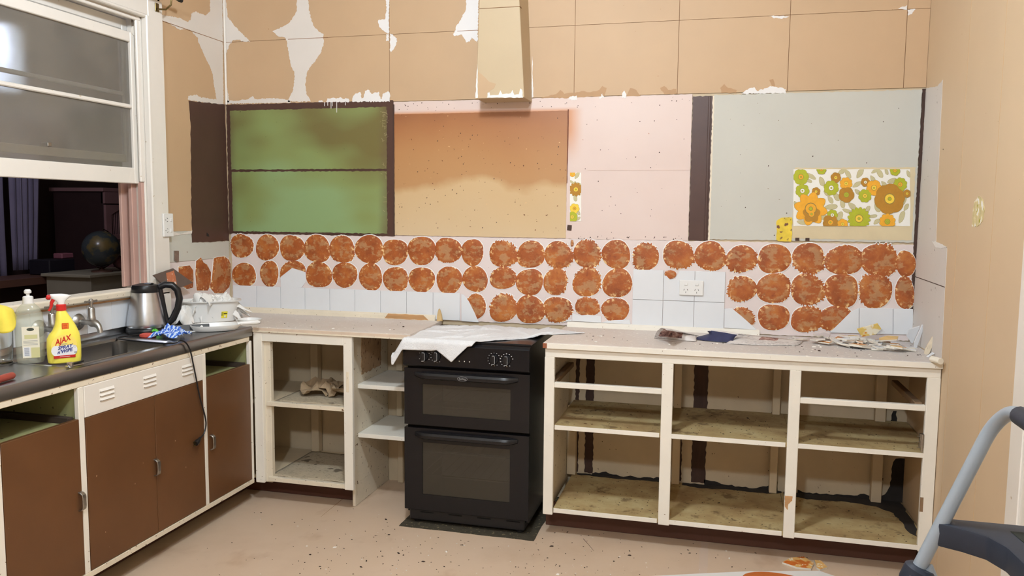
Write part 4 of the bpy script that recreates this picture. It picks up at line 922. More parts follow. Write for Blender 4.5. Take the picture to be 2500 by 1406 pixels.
# tumbler with a yellow rubber glove / cloth hung over it
gx, gy = .105, -1.63
gt = thing('glass_tumbler', 'clear faceted drinking glass at left end of sink bench', 'glass', (gx, gy, .8985))
vs = []; N = 24
pf = [(.0, .0005), (.030, .0005), (.034, .004), (.037, .05), (.042, .185), (.0395, .185), (.034, .05), (.030, .014), (0, .012)]
MB().lathe(pf, 20, (gx, gy, .8985)).build('tumbler', glass, gt, smooth=True)
def crumple(nu, nv, w, h, amp, seed, freq=9., curl=0.):
    def fn(u, v):
        p = Vector(((u-.5)*w, (v-.5)*h, 0)); q = Vector((u*freq*.35+seed*3.1, v*freq*.35, seed*1.7))
        n1 = noise.noise(q*1.0); n2 = abs(noise.noise(q*2.3+Vector((5, 1, 2)))); n3 = noise.noise(q*5)
        p.z = amp*(n1*1.1+n2*.9+n3*.2)-curl*((u-.5)**2+(v-.5)**2)
        p.x += amp*.5*noise.noise(q*1.4+Vector((9, 9, 1))); p.y += amp*.5*noise.noise(q*1.4+Vector((1, 7, 4)))
        return tuple(p)
    return fn
ylc = mat('yellow_cloth', (238, 218, 84), .8, .06, 25)
def drape_cap(c, r, top, drop, seed, skew=(0, 0), n=26, m=9):
    vs = []
    for j in range(m+1):
        t = j/m
        for k in range(n):
            a = 2*math.pi*k/n; w = 1+.10*math.sin(3*a+seed)+.06*math.sin(5*a+seed*2)
            if t < .45: rr = r*(t/.45)*w; z = top+.018*math.cos(t/.45*math.pi/2)*w
            else: q = (t-.45)/.55; rr = r*w*(1+.28*q*(1+.5*math.sin(4*a+seed))); z = top-drop*q*(.75+.35*math.sin(2*a+seed*1.3))
            vs.append((c[0]+rr*math.cos(a)+skew[0]*t, c[1]+rr*math.sin(a)+skew[1]*t, z+.006*noise.noise(Vector((rr*40, a*2, seed)))))
    return vs, [(j*n+k, j*n+(k+1) % n, (j+1)*n+(k+1) % n, (j+1)*n+k) for j in range(m) for k in range(n)]
yc_ = MB().add(*drape_cap((gx-.008, gy-.004, 0), .05, 1.10, .075, 2.1, (.004, 0))).build('yellow_cloth', ylc, None, smooth='all', solid=.003, sub=1)
tag(yc_, 'bright yellow cleaning cloth draped over the drinking glass', 'cloth')

# small things on the sink bench
c0 = at(190, 893, 'z', .8995)
t = thing('bottle_opener', 'small folding steel bottle opener at the front edge of sink bench', 'opener', (c0.x, c0.y, .899))
A = Matrix.Translation((c0.x, c0.y, .9)) @ Matrix.Rotation(math.radians(78), 4, 'Z')
MB().box(-.045, .02, -.009, .009, 0, .007).xform(A).build('handle', chrome, t, bevel=.003)
MB().box(-.03, .045, .004, .015, .0065, .0125).xform(A @ Matrix.Rotation(.35, 4, 'Z')).build('lever', blackp, t, bevel=.002)
MB().lathe([(0, 0), (.011, 0), (.011, .016), (.008, .018), (0, .018)], 16, (-.03, 0, 0)).xform(A).build('hinge_wheel', chrome, t, smooth=True)
A = Matrix.Translation((.372, -1.885, .911)) @ Matrix.Rotation(math.radians(100), 4, 'Z')
rh = thing('red_handled_tool', 'tool with round red handle lying at the left end of the bench', 'tool', (.372, -1.885, .899))
MB().tube([(-.12, 0, 0), (.035, 0, 0), (.05, 0, 0), (.056, 0, 0)], [.0125, .0125, .012, .009], 16).xform(A).build('handle', mat('red_wood', (150, 66, 54), .45, .08, 20), rh, smooth=True)
MB().tube([(-.30, 0, -.004), (-.12, 0, 0)], .004, 8).xform(A).build('shaft', chrome, rh)
c0 = at(361, 822, 'z', .899)
rd = MB().lathe([(0, 0), (.033, 0), (.036, .004), (.034, .012), (.024, .016), (.012, .0165), (0, .015)], 28, (c0.x, c0.y, .8985), 1.1, .8).build('red_sponge', mat('red_foam', (190, 76, 62), .8, .1, 50), None, smooth=True)
tag(rd, 'flat round red scrubber lying beside the kettle base', 'scrubber')
# blue striped cloth
bl = NT('blue_striped_cloth'); ob = bl.obj()
wv = bl.n('ShaderNodeTexWave', wave_type='BANDS', bands_direction='X'); wv.inputs['Scale'].default_value = 20; wv.inputs['Distortion'].default_value = 2.2; wv.inputs['Detail'].default_value = 0; wv.inputs['Detail Scale'].default_value = 14; bl.L(ob, wv.inputs['Vector'])
bl.col(bl.ramp(wv.outputs['Fac'], [(.42, lin((40, 96, 200))), (.62, lin((196, 216, 240)))])).p(rough=.85); bl = bl.m
c0 = at(418, 822, 'z', .90)
def crumb(u, v):
    a = (u-.5)*2; b = (v-.5)*2; q = Vector((u*4.2, v*4.2, 1.3)); r = math.sqrt(a*a+b*b)
    z = .034*max(0, 1-r*.72)+.026*abs(noise.noise(q))+.016*abs(noise.noise(q*2.3))*(1.2-r*.5)
    return (c0.x+a*.066+.02*noise.noise(q+Vector((3, 0, 0))), c0.y+b*.066+.02*noise.noise(q+Vector((0, 5, 0))), .8992+max(.002, z*1.05))
bc_ = MB().grid(crumb, 44, 44).build('blue_cloth', bl, None, smooth='all', solid=.0015); bc_.rotation_euler = (0, 0, 0)
tag(bc_, 'crumpled blue and white striped cleaning cloth on sink bench edge', 'cloth')
gs = at(383, 815, 'z', .902)
tag(MB().grid(crumple(10, 8, .035, .03, .012, 4), 10, 8).xform(Matrix.Translation((gs.x, gs.y, .909)) @ Matrix.Rotation(.5, 4, 'Y')).build('green_scourer', mat('green_scourer', (96, 196, 72), .9, .1, 80), None, smooth='all', solid=.004), 'scrap of bright green scourer under the blue cloth', 'scourer')

# basin with torn paper
bx0, by0 = .122, -.395
bs = thing('basin', 'white plastic washing-up basin heaped with torn wallpaper in the corner', 'basin', (bx0, by0, .8975))
ang = math.radians(37); Mb = Matrix.Translation((bx0, by0, .8985)) @ Matrix.Rotation(ang, 4, 'Z')
vs, fs = loft([(0, .115, .07, 0), (.004, .12, .075, 0), (.09, .138, .09, 0), (.104, .142, .093, 0), (.105, .153, .104, 0), (.11, .154, .105, 0), (.11, .144, .095, 0), (.1, .136, .088, 0), (.012, .115, .071, 0)], 48, 2.8)
MB().add(vs, fs).xform(Mb).build('tub', wplast, bs, smooth=True, fix=False)
# sticker on the side facing the room
s0 = at(524, 779, 'y', by0-.09); 
def on_tub(a, b, off=.0015):     # a: angle, b: height
    c_, s_ = math.cos(a), math.sin(a); q = (abs(c_)**2.8+abs(s_)**2.8)**(-1/2.8); f = b/.09; hw = .12+(.138-.12)*f; hdp = .075+(.09-.075)*f
    return Mb @ Vector(((hw+off)*q*c_, (hdp+off)*q*s_, b))
mb = MB(); a0 = math.radians(-62)
for (m_, da0, da1, z0, z1, of) in ((0, -.11, .11, .022, .056, .0015), (1, -.1, -.085, .034, .052, .0022), (1, -.065, -.05, .034, .052, .0022), (1, -.03, .09, .042, .047, .0022), (2, -.01, .05, .026, .035, .0022)):
    mb.mat(m_); mb.add([on_tub(a0+da0, z0, of), on_tub(a0+da1, z0, of), on_tub(a0+da1, z1, of), on_tub(a0+da0, z1, of)], [(0, 1, 2, 3)])
mb.build('price_sticker', [mat('sticker_yellow', (236, 222, 60), .5, 0), blackp, wplast], bs, fix=False)
paper = mat('torn_white_paper', (240, 239, 236), .8, .02, 20)
pr_ = random.Random(11)
PL = ['torn white paper scrap hanging over the basin rim beside the kettle', 'pointed white paper scrap at top of the basin heap, near the kettle', 'crumpled white paper scrap at top right of the basin heap']
for k in range(17):
    a = k*2.4; rr = .018+.075*math.sqrt((k % 9)/9)
    lx_, ly_ = rr*math.cos(a)*.98, rr*math.sin(a)*.6; z = .8985+.096+.012*(k//6)+.032*max(0, 1-rr/.09)
    w, h = pr_.uniform(.075, .12), pr_.uniform(.07, .11)
    if k == 0: lx_, ly_, z, w, h = -.125, -.075, .985, .10, .10
    if k == 1: lx_, ly_, z, w, h = -.05, -.02, 1.045, .12, .08
    if k == 2: lx_, ly_, z = .075, .0, 1.03
    M2 = Mb @ Matrix.Translation((lx_, ly_, z-.8985)) @ Matrix.Rotation(pr_.uniform(0, 6.28), 4, 'Z') @ Matrix.Rotation(pr_.uniform(-.7, .7), 4, 'X') @ Matrix.Rotation(pr_.uniform(-.7, .7), 4, 'Y')
    o = MB().grid(crumple(16, 16, w, h, .026, k+2, 8.5, .3), 16, 16).xform(M2).build('paper_scrap', paper, None, smooth=True, solid=.001)
    tag(o, PL[k] if k < 3 else 'crumpled white torn paper scrap heaped in the white basin', 'paper', 'torn paper in the basin')
bp = px_poly([(372,672),(422,655),(470,690),(440,702),(405,702)], (0,0), 1, 'x', .035)
o = MB().prism(bp, 'x', .034, .0375).build('paper_backed_scrap', mat('brown_paper_back', (104, 88, 80), .8, .1, 20), None)
tag(o, 'large brown-backed torn wall scrap standing behind the kettle', 'paper')
MB().prism(rough(px_poly([(406,666),(425,660),(432,694),(410,692)], (0,0), 1, 'x', .0385), .01, .002, 4), 'x', .0372, .0388).build('orange_smear', mat('orange_smear', (196, 120, 84), .7, .2, 40, [((236, 228, 222), 40, .55, .06)]), o)

# white dustpan, small dish, black scoop
dp = thing('dustpan', 'white shallow plastic pan with handle at the corner of the sink bench', 'dustpan', (.33, -.62, .8985))
pc = Matrix.Translation((.335, -.66, .8992)) @ Matrix.Rotation(math.radians(38), 4, 'Z')
vs, fs = loft([(0, .095, .06, 0), (.003, .1, .064, 0), (.02, .112, .074, 0), (.026, .114, .076, 0), (.026, .108, .07, 0), (.006, .094, .06, 0)], 36, 2.5)
MB().add(vs, fs).xform(pc).build('pan', wplast, dp, smooth=True, fix=False)
MB().tube([(.1, .0, .022), (.125, 0, .026), (.16, 0, .027), (.19, 0, .028), (.205, 0, .027)], [.012, .010, .0115, .012, .006], 12).xform(pc).build('handle', wplast, dp, smooth=True)
ds = at(572, 792, 'z', .8985)
o = MB().lathe([(0, .002), (.05, .002), (.054, .006), (.06, .024), (.057, .024), (.05, .006), (0, .005)], 32, (.365, -.42, .8985)).build('white_dish', wplast, None, smooth=True)
tag(o, 'small round white dish behind the white dustpan', 'dish')
bk_ = thing('black_scoop', 'black plastic hand scoop with hanging hole between basin and blue cloth', 'scoop', (.25, -.75, .8985))
A = Matrix.Translation((.245, -.735, .9)) @ Matrix.Rotation(math.radians(40), 4, 'Z')
MB().box(-.11, .09, -.004, .0, .0, .03).xform(A @ Matrix.Rotation(-.35, 4, 'X')).build('blade', blackp, bk_, bevel=.001)
MB().lathe([(0, -.0005), (.006, -.0005), (.006, .0005), (0, .0005)], 12).xform(A @ Matrix.Rotation(-.35, 4, 'X') @ Matrix.Translation((.055, -.0046, .017)) @ Matrix.Rotation(math.pi/2, 4, 'X')).build('hanging_hole', wplast, bk_)
MB().box(-.115, .105, -.03, -.006, -.0005, .002).xform(A).build('white_lip', wplast, bk_, bevel=.0005)

# ------------------------------------------------------------------ towel over the cooker
tw = mat('white_terry', (236, 238, 241), .95, .03, 60, bump=(300, .9, .004), sheen=.15)
TOPZ, YE = .884, -.556
CREASE = [((1.36, -.30), (1.62, -.20)), ((1.45, -.42), (1.60, -.12)), ((1.30, -.22), (1.42, -.12)), ((1.52, -.50), (1.62, -.33)), ((1.40, -.50), (1.55, -.44)), ((1.68, -.16), (1.80, -.30)), ((1.27, -.35), (1.40, -.33))]
def towel(u, v):
    # v 0 back .. 1 front (unfolded distance), u 0 left .. 1 right
    xl = 1.235+.022*math.sin(v*5+.4)-.035*max(0, v-.55); xr = 1.85+.20*max(0, 1-abs(v-.55)/.40)
    x = xl+(xr-xl)*u
    back = -.055-.018*math.sin(u*9)-.07*max(0, .14-u)*7-.02*max(0, u-.7)
    dl = .052*max(0, 1-max(0, u-.30)/.5)+.062*max(0, 1-abs(u-.455)/.115)
    if u > .60: dl = dl*max(0, 1-(u-.60)/.08)-.19*min(1, (u-.60)/.34)
    tot = (back-YE)+dl
    d = v*tot; y = back-d; z = TOPZ
    n = .012*max(0, noise.noise(Vector((u*4.4, v*3, .5))))+.006*abs(noise.noise(Vector((u*10, v*6, 2))))+.0016*noise.noise(Vector((u*46, v*34, 1)))
    for (a, b) in CREASE:
        dx, dy = b[0]-a[0], b[1]-a[1]; t = max(0, min(1, ((x-a[0])*dx+(y-a[1])*dy)/(dx*dx+dy*dy))); q = math.hypot(x-a[0]-t*dx, y-a[1]-t*dy)
        n += .009*math.exp(-(q/.009)**2)*math.sin(math.pi*(.1+.8*t))
    z += n
    if x > 1.905: z = max(.8995, .8995+n*.5)
    elif x > 1.80: z += .0155*min(1, (x-1.80)/.06)
    if y < YE+.012:
        over = (YE+.012)-y
        y = YE+.012-min(.024, over*.9)-.007*math.sin(u*16)*min(1, over*14)-.006; z = TOPZ+.006-max(0, over-.012)
    if x < 1.258: z -= min(.075, (1.258-x)*1.6)*(1 if v > .45 else v/.45)
    return (x, y, z)
two = MB().grid(towel, 150, 100).build('towel', tw, None, smooth='all', solid=.004)
tag(two, 'white terry towel spread over the top of the black cooker', 'towel')
# ------------------------------------------------------------------ newspapers
news = NT('newsprint'); ob = news.obj()
_b = news.ramp(news.noise(14, 3, .5, vec=ob), [(.3, lin((214, 208, 205))), (.7, lin((226, 222, 220)))])
_ln = news.math('MULTIPLY', news.rng(news.noise(160, 2, .6, vec=ob, stretch=(.35, 1.6, 1)), .5, .58), news.rng(news.noise(7, 1, .3, vec=ob), .42, .5, 0, .55))
_b = news.mix(_ln, _b, lin((110, 104, 106)))
news.col(_b).p(rough=.8); news = news.m
newsp = NT('newspaper_photo'); ob = newsp.obj()
newsp.col(newsp.ramp(newsp.noise(28, 5, .7, vec=ob), [(.38, lin((84, 58, 58))), (.5, lin((170, 130, 122))), (.62, lin((214, 196, 190)))])).p(rough=.7); newsp = newsp.m
newsb = mat('newspaper_navy', (46, 50, 84), .6, .3, 20)
def ruled(rows, name, mats, nsub=10, amp=.002, seed=0, split=None, solid=.0015):
    """surface through rows of points (each row a polyline of 3-D points, same count)"""
    P = [smoothpath([Vector(q) for q in r], 4) for r in rows]; m = len(P[0])
    cols = [smoothpath([P[i][j] for i in range(len(P))], 4) for j in range(m)]
    mb = MB(); nv = len(cols[0]); vs = []
    for j in range(m):
        for i in range(nv):
            p = cols[j][i].copy(); p.z += amp*noise.noise(p*60+Vector((seed, 0, 0))); vs.append(p)
    mb.add(vs, [(j*nv+i, j*nv+i+1, (j+1)*nv+i+1, (j+1)*nv+i) for j in range(m-1) for i in range(nv-1)])
    if split:
        for f in range(len(mb.mi)):
            j, i = divmod(f, nv-1)
            if split(j/(m-1), i/(nv-1)): mb.mi[f] = 1
    return mb.build(name, mats, None, smooth='all', solid=solid, fix=False)
Zb = .8985
def zz(u, v, h=0.): q = at(u, v, 'z', Zb+h); return q
n1 = ruled([[zz(1597, 826, .001), zz(1650, 830, .001), zz(1700, 833, .002)], [zz(1602, 812, .034), zz(1652, 818, .026), zz(1700, 826, .01)], [zz(1616, 800, .07), zz(1658, 808, .042), zz(1702, 820, .012)], [zz(1628, 806, .078), zz(1668, 812, .04), zz(1706, 820, .011)]], 'newspaper', [news, newsp], split=lambda j, i: .12 < j < .62 and .1 < i < .55)
tag(n1, 'folded newspaper page with a photo, propped up below the tile outlet', 'newspaper')
n2 = ruled([[zz(1690, 826, .004), zz(1730, 832, .002), zz(1800, 838, .002)], [zz(1730, 815, .018), zz(1738, 820, .022), zz(1790, 830, .012)], [zz(1728, 808, .042), zz(1745, 806, .046), zz(1805, 815, .036)], [zz(1760, 812, .03), zz(1790, 815, .03), zz(1830, 822, .022)]], 'newspaper', [newsb, news], split=lambda j, i: i > .55)
tag(n2, 'newspaper rolled over showing a navy blue page on the right bench', 'newspaper')
n3 = ruled([[zz(1772, 838, .001), zz(1850, 842, .001), zz(1945, 843, .001)], [zz(1790, 828, .012), zz(1870, 834, .008), zz(1955, 838, .003)], [zz(1810, 815, .016), zz(1880, 824, .012), zz(1960, 832, .002)]], 'newspaper', [news, newsp], split=lambda j, i: .3 < j < .55 and i > .5)
tag(n3, 'flat spread newspaper under the left edge of the tile rubble', 'newspaper')

# ------------------------------------------------------------------ broken tile rubble on the right bench
sh_mats = [tile_w, mat('tile_biscuit_edge', (226, 220, 208), .8, .05, 40), mat('adhesive_yellow_back', (218, 186, 128), .8, .15, 30), mat('adhesive_orange_back', (202, 140, 82), .8, .2, 25)]
rs = random.Random(5); placed = []
def shard(x, y, z, size, top, seed, tilt=(0, 0), rz=None, aspect=1., th=.006):
    r = random.Random(seed); n = r.choice((4, 4, 5)); a0 = r.uniform(0, 6.28); pts = []
    for k in range(n):
        a = a0+2*math.pi*k/n+r.uniform(-.35, .35); q = size*r.uniform(.65, 1.1); pts.append((q*math.cos(a)*aspect, q*math.sin(a)/aspect))
    mb = MB(); mb.prism(pts, 'z', 0, th); mb.mi = [0 if top != 0 else 1, top]+[1]*n
    mb.mi[1] = top
    Mx = Matrix.Translation((x, y, z)) @ Matrix.Rotation(rs.uniform(0, 6.28) if rz is None else rz, 4, 'Z') @ Matrix.Rotation(tilt[0], 4, 'X') @ Matrix.Rotation(tilt[1], 4, 'Y')
    mb.xform(Mx); zmin = min(v[2] for v in mb.v)
    if zmin < z: mb.v = [(a, b, c+z-zmin) for a, b, c in mb.v]
    return mb.build('tile_shard', sh_mats, None)
cnt = 0
for k in range(150):
    t = rs.random(); u = 1925+355*t**.75
    v0, v1 = (809+(u-1965)*.05, 836+(u-1965)*.11)
    v = v0+(v1-v0)*rs.random()**.95
    p = zz(u, v); sz = rs.uniform(.018, .052) if k < 95 else rs.uniform(.007, .014)
    if p.x > W-.055 or p.y > -.05: continue
    h = Zb+sum(.0062 for (a, b, c) in placed if math.hypot(a-p.x, b-p.y) < (c+sz)*.75)
    if h > Zb+.045: continue
    top = rs.choice((0, 0, 0, 2, 3))
    o = shard(p.x, p.y, h, sz, top, 1000+k, (rs.uniform(-.16, .16), rs.uniform(-.16, .16)), aspect=rs.uniform(.75, 1.6)); placed.append((p.x, p.y, sz)); cnt += 1
    tag(o, {0: 'small white broken tile shard in the rubble on the right bench', 2: 'broken tile shard with pale yellow backing in the bench rubble', 3: 'broken tile shard with orange adhesive backing in the bench rubble'}[top], 'tile shard', {0: 'white tile shards on the right bench', 2: 'yellow-backed tile shards on the right bench', 3: 'orange-backed tile shards on the right bench'}[top])
def slab(name, pts, y0, th, m, label, cat, rot=(0, 0, 0), base=None):
    w = px_poly(pts, (0, 0), 1, 'y', y0); mb = MB().prism(w, 'y', y0, y0+th)
    zm = min(v[2] for v in mb.v); o = mb.build(name, m, None, bevel=.0006); o.rotation_euler = rot
    return tag(o, label, cat)
B = lambda a, b: (2060+a/7.8125, 780+b/7.8125)
slab('tile_shard', [B(1200,310),(B(1245,180)),B(1460,105),B(1330,455),B(1290,450)], -.13, .0065, tile_w, 'large white tile shard leaning against the right wall corner', 'tile shard', (math.radians(12), 0, 0))
slab('tile_shard', [B(1480,95),B(1525,88),B(1535,110),B(1400,555),B(1345,540),B(1345,440)], -.19, .0065, tile_w, 'tall narrow white tile shard leaning in the right bench corner', 'tile shard', (math.radians(8), 0, math.radians(14)))
slab('tile_shard', [B(250,180),B(640,65),B(715,170),B(620,285),B(350,340)], -.10, .0065, mat('yellow_flowered_back', (226, 196, 112), .8, .15, 30, [((240, 232, 210), 25, .5, .08), ((214, 140, 50), 30, .62, .05)]), 'yellow and cream patterned shard propped up at the back of the rubble', 'tile shard', (math.radians(15), 0, 0))
slab('tile_shard', [B(640,285),B(730,175),B(790,235),B(740,270)], -.09, .006, tile_w, 'white triangular shard beside the yellow patterned shard', 'tile shard', (math.radians(10), 0, 0))
slab('timber_wedge', [B(1540,640),B(1560,560),B(1690,322),B(1760,345),B(1640,650),B(1570,690)], -.36, .014, mat('painted_timber_scrap', (222, 208, 184), .7, .1, 30, [((150, 120, 90), 40, .62, .05)]), 'cream painted timber scrap leaning on right wall above the bench', 'timber scrap', (math.radians(6), 0, math.radians(-12)))
slab('tile_shard', [B(1570,740),B(1580,715),B(1700,625),B(1735,650),B(1640,700),B(1590,750)], -.42, .012, tile_w, 'white tile offcut below the leaning timber scrap', 'tile shard')
c0, c1 = zz(2275, 876, .012), zz(2297, 882, .012)
o = MB().tube([c0, c0+(c1-c0)*.5, Vector((min(c1.x, W-.02), c1.y, c1.z))], [.0125, .0125, .013], 14).build('plaster_plug', mat('plaster_plug', (232, 226, 212), .8, .06, 50), None, bevel=.001)
tag(o, 'short round white plaster plug at the front right bench corner', 'plaster plug')
# grit
def grit(name, mats, spots, size, seed, zf=None, flat=.5):
    r = random.Random(seed); mb = MB()
    for (x, y, z) in spots:
        s = r.uniform(*size)*(2. if r.random() < .08 else 1.); a = r.uniform(0, 6.28); c_, s_ = math.cos(a), math.sin(a); l = s*r.uniform(.7, 1.8)
        P = [(-l, -s*.5), (l*.6, -s*.8), (l, s*.3), (-l*.3, s*.8)]; mb.mat(r.randrange(len(mats)))
        b = [(x+p*c_-q*s_, y+p*s_+q*c_, z) for p, q in P]; t = [(x+(p*c_-q*s_)*.6, y+(p*s_+q*c_)*.6, z+s*flat) for p, q in P]
        mb.add(b+t, [(3,2,1,0), (4,5,6,7)]+[(i, (i+1) % 4, (i+1) % 4+4, i+4) for i in range(4)])
    o = mb.build(name, mats, None, fix=False); o['kind'] = 'stuff'; return o
rg = random.Random(8)
dark_g, white_g = mat('dark_crumb', (58, 44, 36), .9, 0), mat('white_crumb', (235, 230, 222), .9, 0)
spots = []
for _ in range(420):
    u = rg.gauss(1250, 330); v = rg.uniform(1230, 1404)
    p = at(u, v, 'z', 0)
    if p.y > -.62 and 1.22 < p.x < 1.92 or p.x < .45 or p.x > W-.05 or p.y > -.42: continue
    spots.append((p.x, p.y, .0006))
tag(grit('floor_crumbs', [dark_g, dark_g, dark_g, white_g], spots, (.0012, .0035), 1), 'dark crumbs and chips scattered over the beige floor', 'crumbs')
spots = [(rg.uniform(1.99, 3.46), rg.uniform(-.50, -.03), z+.0003) for z in (.522, .137) for _ in range(230)]
tag(grit('shelf_crumbs', [dark_g, dark_g, mat('brown_crumb', (110, 84, 54), .9, 0)], spots, (.001, .0034), 2, flat=.35), 'dark droppings and grit on the open cabinet shelves', 'crumbs')
spots = [(rg.uniform(1.95, 3.4), rg.uniform(-.52, -.03), Zb-.001) for _ in range(110)]+[(rg.uniform(.5, 1.15), rg.uniform(-.48, -.03), Zb-.001) for _ in range(45)]+[(rg.uniform(2.9, 3.5), rg.uniform(-.45, -.03), Zb-.001) for _ in range(110)]
tag(grit('bench_crumbs', [white_g, white_g, white_g, dark_g], spots, (.001, .004), 3), 'white plaster chips scattered over the worktops', 'crumbs')

# ------------------------------------------------------------------ things on the floor
def floor_shard(pts, m, label, th=.008, z=.0008):
    w = px_poly(pts, (0, 0), 1, 'z', z+th)
    mb = MB().prism(w, 'z', z, z+th); mb.mi = [1, 0]+[1]*len(pts)
    return tag(mb.build('tile_shard', [m, sh_mats[1]], None), label, 'tile shard')
oy = mat('orange_yellow_adhesive', (226, 178, 108), .7, .12, 30, [((206, 110, 40), 16, .5, .06), ((240, 226, 196), 45, .6, .04)])
floor_shard([(1910,1372),(1930,1361),(1962,1358),(1987,1374),(1980,1388),(1945,1384)], oy, 'larger orange and yellow tile shard on floor by the kickboard')
floor_shard([(1989,1367),(2004,1368),(2020,1384),(2002,1390),(1994,1385)], oy, 'smaller orange tile shard on floor right of the larger one')
w = px_poly([(1585,1406),(1700,1400),(1830,1394),(2000,1393),(2045,1408)], (0, 0), 1, 'z', .006)
o = MB().prism(w+[(3.15, -.95), (2.45, -1.0)], 'z', .001, .006).build('wall_board_piece', white_und, None, bevel=.0005)
tag(o, 'large white board piece with orange adhesive on floor at front edge', 'board')
MB().prism([(at(1895, 1418, 'z', .007).x+.13*math.cos(a*.25), at(1895, 1418, 'z', .007).y+.075*math.sin(a*.25)) for a in range(25)], 'z', .006, .0085).build('orange_adhesive', mat('orange_slab', (196, 108, 52), .6, .15, 20), o)
# lino seams
def seam(p, q, wd=.0016, m=None):
    a, b = at(*p, 'z', 0), at(*q, 'z', 0); d = (b-a).normalized(); nrm = Vector((-d.y, d.x, 0))*wd
    MB().add([a+nrm+Vector((0, 0, .0006)), b+nrm*.4+Vector((0, 0, .0006)), b-nrm*.4+Vector((0, 0, .0006)), a-nrm+Vector((0, 0, .0006))], [(0, 1, 2, 3)]).build('lino_seam', m or joint, fl, fix=False)
seam((838, 1217), (783, 1262)); seam((1424, 1315), (1450, 1345), .0014, dark_g)
MB().prism(rough([(2.62, -.40), (2.655, -.40), (2.655, -1.0), (2.62, -1.0)], .05, .003, 3), 'z', .0001, .0006).build('lino_patch', mat('faded_lino', (206, 184, 166), .5, .04, 6), fl)

# ------------------------------------------------------------------ contents of the corner cabinet
def liner(name, label, x0, x1, y0, y1, z, seed, amp=.006, m=news):
    fn = lambda u, v: (x0+(x1-x0)*u, y0+(y1-y0)*v+.01*noise.noise(Vector((u*4, seed, 0))), z+.001+amp*abs(noise.noise(Vector((u*3+seed, v*3, seed)))))
    return tag(MB().grid(fn, 24, 18).build(name, m, None, smooth='all', solid=.001), label, 'newspaper')
oldnews = mat('yellowed_newsprint', (184, 170, 146), .85, .12, 7, [((146, 134, 114), 120, .58, .08, (.5, 1.3, 1)), ((112, 100, 84), 12, .66, .04)])
liner('shelf_newspaper', 'yellowed newspaper lining the upper shelf of corner cabinet', .53, .915, -.47, -.06, .521, 3, .004, oldnews)
liner('shelf_newspaper', 'torn grey newspaper lining the bottom of corner cabinet', .5, .918, -.475, -.05, .136, 7, .009, oldnews)
for k, (x, y, r_) in enumerate(((.66, -.3, .3), (.74, -.26, 1.4), (.80, -.3, 2.2))):
    o = MB().grid(crumple(6, 6, .14, .11, .04, 30+k, 7), 6, 6).xform(Matrix.Translation((x, y, .555)) @ Matrix.Rotation(r_, 4, 'Z') @ Matrix.Rotation(.3, 4, 'X')).build('crumpled_paper', mat('brown_paper_%d' % k, (160, 138, 110), .8, .1, 20), None, solid=.0012)
    o.location.z += .527-(o.location.z+min(v.co.z for v in o.data.vertices))
    tag(o, ('crumpled brown paper on the upper shelf, leftmost of three', 'crumpled brown paper on the upper shelf, middle of three', 'crumpled brown paper on the upper shelf, rightmost of three')[k], 'paper', 'crumpled brown paper in the corner cabinet')

# ------------------------------------------------------------------ room seen through the window
dk = mat('dark_room_wall', (70, 52, 46), .8, .1, 3)
struct(MB().box(-2.9, -2.78, -5.7, 2.8, 0, CEIL).build('wall_beyond', dk))
struct(MB().box(-2.9, XW-.12, 2.68, 2.8, 0, CEIL).build('wall_end', dk))
struct(MB().box(XW-.14, XW-.12, .006, 2.7, 0, CEIL).build('wall_divider', dk))
cur_m = mat('mauve_curtain', (126, 118, 140), .9, .08, 8)
def curtain(label, x, y0, y1, z0, z1, waves, seed, slant=0.):
    def fn(u, v):
        ph = u*waves*2*math.pi; a = .035*(1-.3*v)
        return (x+a*math.sin(ph+.6*math.sin(ph*.37+seed))+.01*noise.noise(Vector((u*9, v*2, seed))), y0+(y1-y0)*u*(1-slant*v*(1 if True else 0))+.008*math.sin(ph*2), z1+(z0-z1)*v)
    o = MB().grid(fn, 120, 12).build('curtain', cur_m, None, smooth='all', solid=.002); return tag(o, label, 'curtain', 'curtains in the room beyond the window')
curtain('wide mauve curtain in the dark room, left end of the window view', -2.35, -.35, .72, .93, 2.5, 11, 1.)
curtain('narrow mauve curtain gathered beside the wide one in dark room', -2.25, .70, 1.02, 1.02, 2.5, 5, 4., .35)
redwood = mat('dark_redwood', (92, 62, 50), .5, .15, 8, stretch=(1, .2, 2)); paleg = mat('pale_painted_timber', (150, 142, 124), .5, .08, 6)
tv = thing('low_dresser', 'long dark timber bench unit under the curtains beyond the window', 'bench unit', (-2.0, .35, 0))
zt = at(100, 676, 'x', -1.9).z; yr = at(205, 670, 'x', -1.9).y; ym_ = at(137, 700, 'x', -1.9).y
part(tv, 'top', -2.2, -1.89, -.5, yr, zt-.05, zt, redwood)
part(tv, 'door', -2.2, -1.905, ym_, yr-.01, .3, zt-.05, redwood)
part(tv, 'back', -2.2, -2.185, -.5, ym_, .05, zt-.05, dk); part(tv, 'shelf', -2.18, -1.92, -.5, ym_, zt-.33, zt-.31, redwood); part(tv, 'side', -2.2, -1.9, -.5, -.48, .0, zt-.05, redwood); part(tv, 'base', -2.2, -1.91, -.48, yr-.01, 0.001, .3, redwood)
sbd = thing('sideboard', 'pale painted cabinet standing under the globe beyond the window', 'cabinet', (-1.7, .85, 0))
z1 = at(250, 668, 'x', -1.5).z
part(sbd, 'top', -1.90, -1.49, .575, 1.25, z1-.022, z1, paleg, .004); part(sbd, 'body', -1.88, -1.51, .605, 1.22, .05, z1-.022, paleg, .002); part(sbd, 'plinth', -1.87, -1.53, .62, 1.2, .001, .05, paleg)
gb = at(247, 607, 'x', -1.62); R_ = (at(283, 607, 'x', -1.62).y-at(211, 607, 'x', -1.62).y)/2*.90
gz = z1+.055+R_
